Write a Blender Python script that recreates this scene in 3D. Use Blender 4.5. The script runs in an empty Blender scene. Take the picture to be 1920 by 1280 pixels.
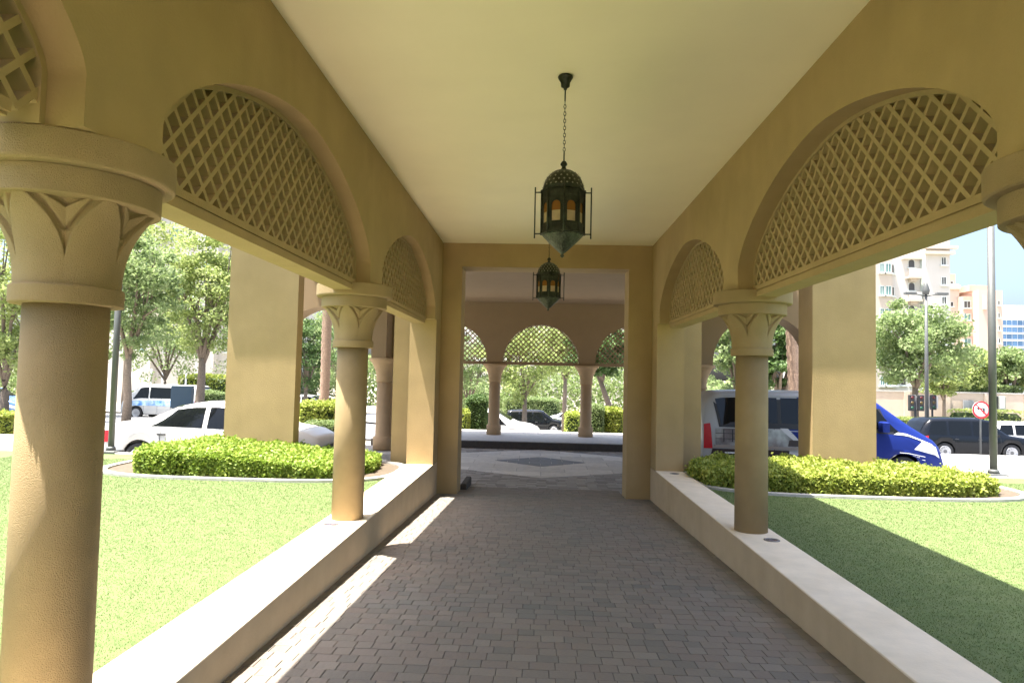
import bpy, bmesh, math, random
import numpy as np
from mathutils import Vector, Matrix

rnd = random.Random(7)
C = bpy.context.scene.collection
SC = bpy.context.scene

# ------------------------------------------------------------------ camera
FPX, PITCH, YAW, ROLL = 1280.0, 0.04915, 0.0393, 0.0223
_F = Vector((-math.sin(YAW)*math.cos(PITCH), math.cos(YAW)*math.cos(PITCH), math.sin(PITCH)))
_R = Vector((math.cos(YAW), math.sin(YAW), 0)); _U = _R.cross(_F)
_R2 = _R*math.cos(ROLL)+_U*math.sin(ROLL); _U2 = -_R*math.sin(ROLL)+_U*math.cos(ROLL)
cam_d = bpy.data.cameras.new('camera'); cam = bpy.data.objects.new('camera', cam_d); C.objects.link(cam)
cam.matrix_world = Matrix(((_R2.x, _U2.x, -_F.x, 0), (_R2.y, _U2.y, -_F.y, 0), (_R2.z, _U2.z, -_F.z, 0), (0, 0, 0, 1)))
cam_d.sensor_width = 36; cam_d.lens = 24.0; cam_d.clip_start = .05; cam_d.clip_end = 3000
SC.camera = cam

# ------------------------------------------------------------------ sky, sun, exposure
SUN = Vector((-.25, -.0925, 1)).normalized()          # towards the sun: high, from the left
W = bpy.data.worlds.new('World'); SC.world = W; W.use_nodes = True
nt = W.node_tree; nt.nodes.clear()
sky = nt.nodes.new('ShaderNodeTexSky'); sky.sky_type = 'NISHITA'; sky.sun_disc = False
sky.sun_elevation = math.asin(SUN.z); sky.sun_rotation = math.atan2(SUN.x, SUN.y)
sky.air_density = 1.0; sky.dust_density = 5.5; sky.ozone_density = 4.5
bg = nt.nodes.new('ShaderNodeBackground'); bg.inputs['Strength'].default_value = .098
wo = nt.nodes.new('ShaderNodeOutputWorld')
nt.links.new(sky.outputs[0], bg.inputs[0]); nt.links.new(bg.outputs[0], wo.inputs[0])
sl = bpy.data.lights.new('sun', 'SUN'); sl.energy = 4.2; sl.angle = math.radians(.53); sl.color = (1, .955, .87)
so = bpy.data.objects.new('sun', sl); C.objects.link(so); so.location = (-8, -3, 30)
so.rotation_euler = (-SUN).to_track_quat('-Z', 'Y').to_euler()
SC.view_settings.view_transform = 'Standard'; SC.view_settings.look = 'None'
SC.view_settings.gamma = 1; SC.view_settings.use_curve_mapping = False; SC.view_settings.exposure = 2.33
SC.render.engine = 'CYCLES'
cy = SC.cycles
cy.max_bounces = 9; cy.diffuse_bounces = 6; cy.glossy_bounces = 3; cy.transmission_bounces = 4; cy.transparent_max_bounces = 8
cy.sample_clamp_indirect = 8; cy.use_denoising = True
cy.caustics_reflective = False; cy.caustics_refractive = False

# a picture point (1920x1280 photograph pixels) taken to the depth Y of the place
def P(px, py, Y):
    d = _F*FPX+_R2*(px-960)-_U2*(py-640)
    return d*(Y/d.y)

# ------------------------------------------------------------------ materials
MATS = {}
def mat(name, col, rough=.8, var=.0, vscale=3.0, bump=0.0, bscale=80.0, metal=0.0, spec=.5, var2=None, rand=None, island=False, trans=0.0, emit=0.0, alpha=None, detail=4, streak=0.0, spots=0.0, bdist=.01):
    if name in MATS: return MATS[name]
    m = bpy.data.materials.new(name); m.use_nodes = True; t = m.node_tree; n = t.nodes; b = n['Principled BSDF']
    b.inputs['Roughness'].default_value = rough; b.inputs['Metallic'].default_value = metal
    b.inputs['Specular IOR Level'].default_value = spec
    tc = n.new('ShaderNodeTexCoord'); src = None
    def rgb(c):
        r = n.new('ShaderNodeRGB'); r.outputs[0].default_value = (*c, 1); return r.outputs[0]
    src = rgb(col)
    def mix(a, bb, fac, mode='MIX'):
        x = n.new('ShaderNodeMix'); x.data_type = 'RGBA'; x.blend_type = mode
        if isinstance(fac, float): x.inputs[0].default_value = fac
        else: t.links.new(fac, x.inputs[0])
        t.links.new(a, x.inputs[6]); t.links.new(bb, x.inputs[7]); return x.outputs[2]
    if var2 is not None:
        no = n.new('ShaderNodeTexNoise'); no.inputs['Scale'].default_value = vscale; no.inputs['Detail'].default_value = detail
        t.links.new(tc.outputs['Object'], no.inputs[0])
        mr = n.new('ShaderNodeMapRange'); mr.inputs[1].default_value = .38; mr.inputs[2].default_value = .62
        t.links.new(no.outputs[0], mr.inputs[0]); src = mix(src, rgb(var2), mr.outputs[0])
    if var > 0:
        no = n.new('ShaderNodeTexNoise'); no.inputs['Scale'].default_value = vscale*2.7; no.inputs['Detail'].default_value = 8
        t.links.new(tc.outputs['Object'], no.inputs[0])
        mr = n.new('ShaderNodeMapRange'); mr.inputs[1].default_value = .3; mr.inputs[2].default_value = .7
        mr.inputs[3].default_value = 1-var; mr.inputs[4].default_value = 1+var
        t.links.new(no.outputs[0], mr.inputs[0])
        h = n.new('ShaderNodeHueSaturation'); t.links.new(mr.outputs[0], h.inputs['Value']); t.links.new(src, h.inputs['Color']); src = h.outputs[0]
    if streak > 0:      # faint rain streaks and trowel marks: noise stretched along z
        mp = n.new('ShaderNodeMapping'); mp.inputs['Scale'].default_value = (3.5, 3.5, .9); t.links.new(tc.outputs['Object'], mp.inputs[0])
        no = n.new('ShaderNodeTexNoise'); no.inputs['Scale'].default_value = 1.3; no.inputs['Detail'].default_value = 6; t.links.new(mp.outputs[0], no.inputs[0])
        mr = n.new('ShaderNodeMapRange'); mr.inputs[1].default_value = .35; mr.inputs[2].default_value = .68; mr.inputs[3].default_value = 1+streak*.4; mr.inputs[4].default_value = 1-streak
        t.links.new(no.outputs[0], mr.inputs[0]); h = n.new('ShaderNodeHueSaturation'); t.links.new(mr.outputs[0], h.inputs['Value']); t.links.new(src, h.inputs['Color']); src = h.outputs[0]
    if spots > 0:       # small dark specks and scuffs
        no = n.new('ShaderNodeTexNoise'); no.inputs['Scale'].default_value = 17; no.inputs['Detail'].default_value = 9; no.inputs['Roughness'].default_value = .75; t.links.new(tc.outputs['Object'], no.inputs[0])
        mr = n.new('ShaderNodeMapRange'); mr.inputs[1].default_value = .66; mr.inputs[2].default_value = .74; mr.inputs[3].default_value = 1; mr.inputs[4].default_value = 1-spots
        t.links.new(no.outputs[0], mr.inputs[0]); h = n.new('ShaderNodeHueSaturation'); t.links.new(mr.outputs[0], h.inputs['Value']); t.links.new(src, h.inputs['Color']); src = h.outputs[0]
    if rand is not None:
        if island: g = n.new('ShaderNodeNewGeometry'); ro = g.outputs['Random Per Island']
        else: g = n.new('ShaderNodeObjectInfo'); ro = g.outputs['Random']
        if isinstance(rand, (int, float)):
            mr = n.new('ShaderNodeMapRange'); mr.inputs[3].default_value = 1-rand; mr.inputs[4].default_value = 1+rand
            t.links.new(ro, mr.inputs[0]); h = n.new('ShaderNodeHueSaturation')
            t.links.new(mr.outputs[0], h.inputs['Value']); t.links.new(src, h.inputs['Color']); src = h.outputs[0]
        else:
            cr = n.new('ShaderNodeValToRGB'); cr.color_ramp.elements.remove(cr.color_ramp.elements[1])
            for i, c in enumerate(rand):
                e = cr.color_ramp.elements[0] if i == 0 else cr.color_ramp.elements.new(i/(len(rand)-1))
                e.position = i/(len(rand)-1); e.color = (*c, 1)
            t.links.new(ro, cr.inputs[0]); src = mix(src, cr.outputs[0], .65)
    t.links.new(src, b.inputs['Base Color'])
    if bump > 0:
        no = n.new('ShaderNodeTexNoise'); no.inputs['Scale'].default_value = bscale; no.inputs['Detail'].default_value = 5
        t.links.new(tc.outputs['Object'], no.inputs[0])
        bp = n.new('ShaderNodeBump'); bp.inputs['Strength'].default_value = bump; bp.inputs['Distance'].default_value = bdist
        t.links.new(no.outputs[0], bp.inputs['Height']); t.links.new(bp.outputs[0], b.inputs['Normal'])
    if trans > 0:
        tr = n.new('ShaderNodeBsdfTranslucent'); t.links.new(src, tr.inputs[0])
        ms = n.new('ShaderNodeMixShader'); ms.inputs[0].default_value = trans
        t.links.new(b.outputs[0], ms.inputs[1]); t.links.new(tr.outputs[0], ms.inputs[2]); t.links.new(ms.outputs[0], n['Material Output'].inputs[0])
    if emit > 0:
        b.inputs['Emission Color'].default_value = (*col, 1); b.inputs['Emission Strength'].default_value = emit
    MATS[name] = m; return m

WALLC = (.392, .278, .134)
m_wall = mat('wall_paint', WALLC, .85, streak=.035, spots=.12, var=.05, vscale=1.2, bump=.4, bscale=70, var2=(.36, .255, .118))
m_col = mat('column_stucco', (.345, .25, .128), .9, spots=.15, streak=.03, var=.08, vscale=2, bump=.75, bscale=210, var2=(.315, .225, .112))
m_lattice = mat('lattice_plaster', (.385, .28, .142), .85, var=.05, vscale=4, bump=.2, bscale=60)
m_ceil = mat('ceiling_paint', (.93, .835, .61), .5, spots=.06, bump=.25, bscale=3, bdist=.02, var=.02, vscale=.7, spec=.35, var2=(.915, .82, .595))
m_low = mat('low_wall_render', streak=.03, spots=.2, col=(.47, .36, .225), rough=.85, var=.05, vscale=1.5, bump=.25, bscale=60, var2=(.44, .335, .205))
m_top = mat('low_wall_coping', spots=.35, col=(.78, .67, .51), rough=.8, var=.06, vscale=2.5, bump=.2, bscale=50, var2=(.74, .63, .47))
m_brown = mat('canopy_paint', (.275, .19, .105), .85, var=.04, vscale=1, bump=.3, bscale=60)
m_kerb = mat('kerb_concrete', (.40, .385, .35), .85, var=.1, vscale=5, bump=.3, bscale=40)
m_kerbd = mat('dark_kerb', (.06, .052, .045), .8, var=.15, vscale=5)
m_lampm = mat('bronze_metal', (.030, .032, .024), .42, var=.3, vscale=14, metal=.75, bump=.3, bscale=160, var2=(.055, .06, .045))
m_glassw = mat('lantern_glass', (.75, .60, .40), .35, var=.1, vscale=10, trans=.55)
m_amber = mat('lantern_amber', (.36, .15, .03), .35, trans=.4)
m_steel = mat('pole_paint', (.11, .113, .107), .5, var=.06, vscale=3, metal=.2)
m_road = mat('road_paving', (.36, .352, .345), .85, var=.08, vscale=.8, bump=.2, bscale=30, var2=(.32, .315, .31))
m_asph = mat('asphalt', (.20, .20, .205), .9, var=.1, vscale=.5, bump=.2, bscale=30)
m_ground = mat('dry_ground', (.33, .29, .23), .95, var=.15, vscale=.3)
m_grassb = mat('turf_base', (.098, .140, .040), .95, var=.10, vscale=5, bump=.25, bscale=160, var2=(.116, .152, .050))
m_grass = mat('turf_blade', (.098, .140, .040), .95, rand=[(.088, .130, .034), (.098, .140, .040), (.112, .152, .050)], island=True, trans=.08)
m_hedge = mat('hedge_leaf', (.24, .34, .04), .6, rand=[(.12, .22, .02), (.27, .37, .05), (.42, .48, .10)], island=True, trans=.35)
m_hedge2 = mat('hedge_leaf_yellow', (.30, .36, .05), .6, rand=[(.14, .22, .03), (.34, .39, .06), (.50, .52, .14)], island=True, trans=.35)
m_leafd = mat('leaf_dark', (.08, .14, .035), .6, rand=[(.05, .10, .02), (.09, .16, .035), (.17, .25, .08)], island=True, trans=.3)
m_leafm = mat('leaf_mid', (.19, .26, .09), .6, rand=[(.14, .21, .07), (.25, .33, .12), (.40, .46, .24)], island=True, trans=.5)
m_leafy = mat('leaf_yellow', (.27, .33, .09), .6, rand=[(.18, .25, .07), (.34, .41, .12), (.50, .54, .26)], island=True, trans=.5)
m_bark = mat('bark', (.20, .155, .115), .95, var=.25, vscale=8, bump=.8, bscale=25)
m_palmb = mat('palm_bark', (.36, .245, .175), .95, var=.25, vscale=10, bump=.9, bscale=20)
m_soil = mat('soil', (.10, .075, .05), .95, var=.2, vscale=6)
m_glass = mat('car_glass', (.006, .007, .008), .05, spec=.28)
m_tyre = mat('tyre', (.02, .02, .02), .8)
m_rim = mat('rim_metal', (.55, .55, .56), .3, metal=.8)
m_black = mat('black_trim', (.02, .02, .022), .5)
m_chrome = mat('chrome', (.7, .7, .7), .15, metal=1)
m_red = mat('red_lens', (.5, .01, .02), .25)
m_lens = mat('clear_lens', (.7, .72, .74), .15)
m_whitep = mat('white_plate', (.8, .8, .8), .5)
m_signred = mat('sign_red', (.6, .02, .03), .5)
m_navy = mat('navy_panel', (.012, .035, .06), .5)

# ------------------------------------------------------------------ mesh helpers
class MB:
    def __init__(s): s.v = []; s.f = []; s.m = []; s.sm = []
    def add(s, vs, fs, mi=0, smooth=False):
        o = len(s.v); s.v += [tuple(x) for x in vs]; s.f += [tuple(i+o for i in f) for f in fs]; s.m += [mi]*len(fs); s.sm += [smooth]*len(fs)
    def box(s, x0, x1, y0, y1, z0, z1, mi=0, bev=0.0):
        if bev:
            b = bev
            lo = [(x0, y0), (x1, y0), (x1, y1), (x0, y1)]; hi = [(x0+b, y0+b), (x1-b, y0+b), (x1-b, y1-b), (x0+b, y1-b)]
            vs = [(x, y, z0) for x, y in lo]+[(x, y, z1-b) for x, y in lo]+[(x, y, z1) for x, y in hi]
            fs = [(3, 2, 1, 0)]+[(i, (i+1) % 4, (i+1) % 4+4, i+4) for i in range(4)]+[(i+4, (i+1) % 4+4, (i+1) % 4+8, i+8) for i in range(4)]+[(8, 9, 10, 11)]
            s.add(vs, fs, mi); return s
        vs = [(x0, y0, z0), (x1, y0, z0), (x1, y1, z0), (x0, y1, z0), (x0, y0, z1), (x1, y0, z1), (x1, y1, z1), (x0, y1, z1)]
        s.add(vs, [(3, 2, 1, 0), (4, 5, 6, 7), (0, 1, 5, 4), (1, 2, 6, 5), (2, 3, 7, 6), (3, 0, 4, 7)], mi); return s
    def lathe(s, prof, n=24, c=(0, 0, 0), mi=0, smooth=True, axis='z', ph=0.0):
        vs = []; fs = []
        for r, z in prof:
            for k in range(n):
                a = 2*math.pi*k/n+ph; x, y = r*math.cos(a), r*math.sin(a)
                p = (x, y, z) if axis == 'z' else ((x, z, y) if axis == 'y' else (z, x, y))
                vs.append((p[0]+c[0], p[1]+c[1], p[2]+c[2]))
        for i in range(len(prof)-1):
            for k in range(n):
                a, b = i*n+k, i*n+(k+1) % n
                fs.append((a, b, b+n, a+n))
        fs.append(tuple(range(n-1, -1, -1))); fs.append(tuple((len(prof)-1)*n+k for k in range(n)))
        if axis == 'y': fs = [f[::-1] for f in fs]
        s.add(vs, fs, mi, smooth); return s
    def tube(s, pts, rad, n=8, mi=0, smooth=True):
        pts = [Vector(p) for p in pts]; vs = []; fs = []
        for i, p in enumerate(pts):
            d = (pts[min(i+1, len(pts)-1)]-pts[max(i-1, 0)]).normalized()
            u = d.cross(Vector((0, 0, 1))); u = u.normalized() if u.length > .05 else Vector((1, 0, 0)); w = d.cross(u)
            r = rad[i] if isinstance(rad, (list, tuple)) else rad
            for k in range(n):
                a = 2*math.pi*k/n; vs.append(p+u*(r*math.cos(a))+w*(r*math.sin(a)))
        for i in range(len(pts)-1):
            for k in range(n):
                a, b = i*n+k, i*n+(k+1) % n; fs.append((a, a+n, b+n, b))
        fs.append(tuple(range(n))); fs.append(tuple((len(pts)-1)*n+k for k in range(n-1, -1, -1)))
        s.add(vs, fs, mi, smooth); return s
    def prism(s, poly, h0, h1, axis='z', mi=0):
        n = len(poly)
        def q(p, h): return (p[0], p[1], h) if axis == 'z' else ((p[0], h, p[1]) if axis == 'y' else (h, p[0], p[1]))
        vs = [q(p, h0) for p in poly]+[q(p, h1) for p in poly]
        s.add(vs, [tuple(range(n-1, -1, -1)), tuple(range(n, 2*n))]+[(i, (i+1) % n, (i+1) % n+n, i+n) for i in range(n)], mi); return s
    def build(s, name, mats, parent=None, **kw):
        me = bpy.data.meshes.new(name); me.from_pydata(s.v, [], s.f)
        for x in (mats if isinstance(mats, (list, tuple)) else [mats]): me.materials.append(x)
        me.polygons.foreach_set('material_index', s.m); me.polygons.foreach_set('use_smooth', s.sm)
        me.update()
        bm = bmesh.new(); bm.from_mesh(me); bmesh.ops.recalc_face_normals(bm, faces=bm.faces); bm.to_mesh(me); bm.free()
        return link(name, me, parent, **kw)
def link(name, me, parent=None, loc=None, **kw):
    o = bpy.data.objects.new(name, me); C.objects.link(o)
    if parent: o.parent = parent
    if loc: o.location = loc
    for k, v in kw.items(): o[k] = v
    return o
def thing(name, label, cat, loc=(0, 0, 0), rz=0, group=None):
    o = bpy.data.objects.new(name, None); C.objects.link(o); o.location = loc; o.rotation_euler = (0, 0, rz); o.empty_display_size = .3
    o['label'] = label; o['category'] = cat
    if group: o['group'] = group
    return o
def dup(root, loc, rz=None, label=None):
    def cp(o, parent):
        c = o.copy(); C.objects.link(c); c.parent = parent
        for ch in o.children: cp(ch, c)
        return c
    kids = list(root.children); r = root.copy(); C.objects.link(r); r.location = loc
    if rz is not None: r.rotation_euler = (0, 0, rz)
    if label: r['label'] = label
    for k in kids: cp(k, r)
    return r
def fast_mesh(name, verts, faces, m):
    """verts (N,3), faces (M,k) arrays"""
    me = bpy.data.meshes.new(name); k = faces.shape[1]
    me.vertices.add(len(verts)); me.vertices.foreach_set('co', verts.astype('f').ravel())
    me.loops.add(faces.size); me.loops.foreach_set('vertex_index', faces.astype('i').ravel())
    me.polygons.add(len(faces)); me.polygons.foreach_set('loop_start', np.arange(0, faces.size, k, dtype='i'))
    me.materials.append(m); me.update(calc_edges=True); return me
def leaves(cent, size, m, name, rs, up=.35, aspect=.55):
    n = len(cent); nrm = rs.normal(size=(n, 3)); nrm[:, 2] += up*1.5; nrm /= np.linalg.norm(nrm, axis=1)[:, None]
    t = rs.normal(size=(n, 3)); t -= (t*nrm).sum(1)[:, None]*nrm; t /= np.linalg.norm(t, axis=1)[:, None]; b = np.cross(nrm, t)
    s = (size*rs.uniform(.6, 1.3, n))[:, None]
    v = np.stack([cent-t*s*.5, cent+b*s*aspect*.5+nrm*s*.08, cent+t*s*.5, cent-b*s*aspect*.5+nrm*s*.08], 1).reshape(-1, 3)
    return fast_mesh(name, v, np.arange(4*n).reshape(n, 4), m)

# ------------------------------------------------------------------ dimensions of the arcade (eye height is z = 0)
XL, XR, XLO, XRO = -1.73, 1.97, -2.18, 2.42
ZT, H, ZSP, ZAP = -1.523, 2.32, 1.10, 1.845       # low wall top, ceiling, arch spring, arch apex
ZLAWN = -1.58
COLY = [-6.05, -1.66, 2.73, 7.12, 11.5]; BAY = 4.39; HS = 1.93; ZPB = .90
def zfloor(y): return -1.586-.0419*min(y, 13.2)
SL = math.atan(.0419)

# ---------------- terrain
def gz(x, y):
    if y < 20: return -2.3
    ts = [20, 24, 34, 50, 80, 3000]
    zr = np.interp(y, ts, [-2.3, -2.45, -3.5, -4.1, -4.5, -4.5]); zl = np.interp(y, ts, [-2.3, -2.35, -2.8, -3.35, -3.8, -4.5])
    s = min(max((x+16)/13, 0), 1); s = s*s*(3-2*s); return float(zl*(1-s)+zr*s)
def sheet(name, x0, x1, y0, y1, m, dz, nx=12, ny=12, **kw):
    mb = MB(); xs = np.linspace(x0, x1, nx+1); ys = np.linspace(y0, y1, ny+1)
    vs = [(x, y, gz(x, y)+dz) for y in ys for x in xs]
    fs = [(j*(nx+1)+i, j*(nx+1)+i+1, (j+1)*(nx+1)+i+1, (j+1)*(nx+1)+i) for j in range(ny) for i in range(nx)]
    mb.add(vs, fs, 0, True); return mb.build(name, m, kind='structure', **kw)
def ground():
    mb = MB(); xs = [-1500, -300, -120]+list(range(-80, 81, 4))+[120, 300, 1500]; ys = [-600, -60, 0, 12, 20, 22, 24, 26, 28, 30, 32, 34, 38, 42, 46, 50, 56, 62, 70, 80, 120, 300, 2500]
    n = len(xs); mb.add([(x, y, gz(x, y)) for y in ys for x in xs], [(j*n+i, j*n+i+1, (j+1)*n+i+1, (j+1)*n+i) for j in range(len(ys)-1) for i in range(n-1)], 0, True)
    mb.build('ground', m_ground, kind='structure')
ground()
# driveway through the portico, and the road beside it
mb = MB(); mb.add([(-60, 12.42, -2.17), (60, 12.42, -2.17), (60, 20.6, -2.17), (-60, 20.6, -2.17)], [(0, 1, 2, 3)]); driveway = mb.build('driveway', m_road, kind='structure')
# lawns
for nm, x0, x1 in (('lawn', -40, XLO-.004), ('lawn', XRO+.004, 40)):
    MB().box(x0, x1, -14, 12.1, -2.4, ZLAWN).build(nm, m_grassb, kind='structure')
for x0, x1 in ((-40, -2.66), (2.93, 40)):
    MB().box(x0, x1, 12.104, 12.25, -2.4, ZLAWN+.02, bev=.01).build('lawn_kerb', m_kerb, kind='structure')
    MB().box(x0, x1, 12.254, 12.9, -2.4, -2.05, bev=.01).build('gutter', m_kerb, kind='structure')
def turf(x0, x1, y0, y1, n, seed):
    rs = np.random.RandomState(seed); yy = y0+(y1-y0)*rs.rand(n)**1.5; xx = rs.uniform(x0, x1, n)
    c = np.stack([xx, yy, np.full(n, ZLAWN)], 1); a = rs.uniform(0, 6.28, n); h = rs.uniform(.004, .011, n); w = .0009+.0003*yy
    d = np.stack([np.cos(a)*w, np.sin(a)*w, 0*a], 1); l = rs.normal(size=(n, 3))*.004; l[:, 2] = h
    v = np.stack([c-d, c+d, c+l], 1).reshape(-1, 3); me = fast_mesh('turf', v, np.arange(3*n).reshape(n, 3), m_grass)
    link('turf', me, kind='stuff', label='short green artificial turf on the lawn '+('left' if x0 < 0 else 'right')+' of the walkway')
turf(-9, XLO-.02, 1.2, 11.5, 380000, 1); turf(XRO+.02, 9.5, 1.2, 11.5, 380000, 2)

# ---------------- walkway and its pavers
mb = MB(); mb.add([(XL, -8, zfloor(-8)-.006), (XR, -8, zfloor(-8)-.006), (XR, 12.0, zfloor(12)-.006), (XL, 12.0, zfloor(12)-.006)], [(0, 1, 2, 3)])
mb.add([(-1.38, 12.0, zfloor(12)-.02), (1.56, 12.0, zfloor(12)-.02), (1.56, 13.2, zfloor(13.2)-.012), (-1.38, 13.2, zfloor(13.2)-.012)], [(0, 1, 2, 3)])
m_joint = mat('paver_joint', (.075, .064, .052), .95, var=.2, vscale=8)
walk = mb.build('walkway', m_joint, kind='structure')
PC = [(.15, .142, .125), (.225, .20, .165), (.205, .168, .142), (.255, .228, .19)]
m_pav = mat('paver', (.215, .18, .148), .65, rand=PC, bump=.4, bscale=45, spec=.35, spots=.25)
m_pavs = mat('paver_far', (.225, .182, .150), .65, rand=PC, island=True, bump=.4, bscale=45, spec=.35, var2=(.172, .170, .155), vscale=.7, spots=.25)
LEN = [.112, .135, .158]; RD = .122; meshes = {}
for L in LEN:
    t = MB(); t.box(.0018, L-.0018, .0018, RD-.0018, -.02, 0, bev=.0025); o = t.build('paver', m_pav); meshes[L] = o.data; bpy.data.objects.remove(o)
far = MB(); pr = random.Random(3); y = 3.80; rows = []
yy = -3.0
while yy < 13.0: rows.append(yy); yy += RD
npav = 0
for y in rows:
    x0, x1 = (XL, XR) if y < 11.9 else (-1.38, 1.56)
    x = x0-pr.random()*.1
    while x < x1-.02:
        L = pr.choice(LEN)
        xa, xb = max(x, x0), min(x+L, x1)
        near = 3.82 <= y and npav < 300 and xb-xa > L-1e-6 and zfloor(y) and (y < 5.4)
        dz = pr.uniform(-.0015, .0015)
        if near:
            o = link('paver', meshes[L], walk, (x, y, zfloor(y)+dz)); o.rotation_euler = (-SL+pr.uniform(-.006, .006), pr.uniform(-.006, .006), 0); npav += 1
        elif xb-xa > .012:
            if y+RD < 13.2:
                za, zb = zfloor(y)+dz, zfloor(y+RD)+dz; g = .0018; b = .0025
                lo = [(xa+g, y+g, za), (xb-g, y+g, za), (xb-g, y+RD-g, zb), (xa+g, y+RD-g, zb)]
                vs = [(p[0], p[1], p[2]-.02) for p in lo]+[(p[0], p[1], p[2]-b) for p in lo]+[(lo[0][0]+b, lo[0][1]+b, za), (lo[1][0]-b, lo[1][1]+b, za), (lo[2][0]-b, lo[2][1]-b, zb), (lo[3][0]+b, lo[3][1]-b, zb)]
                far.add(vs, [(i, (i+1) % 4, (i+1) % 4+4, i+4) for i in range(4)]+[(i+4, (i+1) % 4+4, (i+1) % 4+8, i+8) for i in range(4)]+[(8, 9, 10, 11)])
        x += L
far.build('distant_pavers', m_pavs, walk, kind='stuff')

# ---------------- driveway slabs: pale lozenge with a dark one inside
def clip(poly, k):
    out = []
    for i in range(len(poly)):
        a, b = poly[i], poly[(i+1) % len(poly)]; fa, fb = k(a), k(b)
        if fa <= 0: out.append(a)
        if fa*fb < 0: t = fa/(fa-fb); out.append((a[0]+(b[0]-a[0])*t, a[1]+(b[1]-a[1])*t))
    return out
m_slab = mat('pale_slab', (.66, .63, .57), .75, rand=.14, var=.1, vscale=3)
m_slabd = mat('dark_slab', (.22, .225, .235), .7, rand=.15, var=.1, vscale=4)
m_slabg = mat('grey_slab', (.19, .18, .17), .75, rand=.2, var=.1, vscale=4)
cx, cyy = .1, 17.35
def loz(p, a, b): return lambda q: max(-1e9, p[0]*(q[0]-cx)/a+p[1]*(q[1]-cyy)/b-1)
def slabs(dx, dy, inside, outside, m, z, name):
    A, B = inside
    i0 = -int(A/dx)-1
    for i in range(i0, -i0+1):
        for j in range(-int(B/dy)-1, int(B/dy)+2):
            off = dx/2 if j % 2 else 0
            q = [(cx+i*dx+off, cyy+j*dy), (cx+(i+1)*dx+off, cyy+j*dy), (cx+(i+1)*dx+off, cyy+(j+1)*dy), (cx+i*dx+off, cyy+(j+1)*dy)]
            q = [(x+(.006 if k in (0, 3) else -.006), y+(.008 if k in (0, 1) else -.008)) for k, (x, y) in enumerate(q)]
            for s1 in (1, -1):
                for s2 in (1, -1):
                    if len(q) >= 3: q = clip(q, loz((s1, s2), A, B))
            if outside and len(q) >= 3 and all(abs(x-cx)/outside[0]+abs(y-cyy)/outside[1] < 1.0 for x, y in q): continue
            if len(q) < 3: continue
            ar = abs(sum(q[k][0]*q[(k+1) % len(q)][1]-q[(k+1) % len(q)][0]*q[k][1] for k in range(len(q))))/2
            if ar < .02: continue
            MB().prism(q, -2.168, z).build(name, m, driveway)
slabs(1.1, .62, (4.8, 2.75), (1.1, .9), m_slab, -2.158, 'pale_slab')
slabs(.55, .45, (1.15, .95), None, m_slabd, -2.152, 'dark_slab')
gp = MB(); pr = random.Random(5)       # grey setts round the lozenge under the portico
y = 13.2
while y < 20.2:
    x = -5.2+pr.random()*.1
    while x < 5.4:
        if abs(x-cx)/4.85+abs(y-cyy)/2.85 > 1: gp.box(x, x+.19, y, y+.14, -2.168, -2.160+pr.uniform(-.001, .002))
        x += .2
    y += .15
gp.build('grey_setts', mat('grey_sett', (.32, .30, .27), .8, rand=.3, island=True), driveway, kind='stuff')

# ---------------- the covered walkway (one building with parts)
arc = thing('covered_walkway', 'yellow plastered arcade with lattice arches roofing the brick walkway', 'arcade')
def arch_z(t):  # t in -1..1
    t = min(abs(t), 1); return ZSP+(ZAP-ZSP)*(max(0, 1-t**1.7))**.65
bays = [((COLY[i]+COLY[i+1])/2) for i in range(4)]
def arcade_wall(x0, x1, name='arcade_wall'):
    mb = MB(); ztop = 2.62; y0, y1 = -8.0, 11.98; N = 40
    ys = []                                   # (y, zbottom)
    segs = []
    cur = y0
    for c in bays:
        segs.append((cur, c-HS, None)); segs.append((c-HS, c+HS, c)); cur = c+HS
    segs.append((cur, y1, None))
    prof = []
    for a, b, c in segs:
        if c is None: prof += [(a, ZPB), (b, ZPB)]
        else: prof += [(c+HS*math.sin(-math.pi/2+math.pi*k/N), arch_z(math.sin(-math.pi/2+math.pi*k/N))) for k in range(N+1)]
    n = len(prof)
    vs = []
    for X in (x0, x1):
        vs += [(X, p[0], p[1]) for p in prof]+[(X, p[0], ztop) for p in prof]
    fs = []
    for i in range(n-1):
        if abs(prof[i+1][0]-prof[i][0]) > 1e-7:
            fs.append((i, i+1, n+i+1, n+i)); fs.append((2*n+i, 3*n+i, 3*n+i+1, 2*n+i+1)); fs.append((n+i, n+i+1, 3*n+i+1, 3*n+i))
        fs.append((i, 2*n+i, 2*n+i+1, i+1))
    fs.append((0, n, 3*n, 2*n)); fs.append((n-1, 3*n-1, 4*n-1, 2*n-1)[::1] if False else (n-1, 2*n+n-1, 3*n+n-1, 2*n-1))
    mb.add(vs, fs, 0, False); return mb.build(name, m_wall, arc)
arcade_wall(XLO, XL); arcade_wall(XR, XRO)
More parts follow.
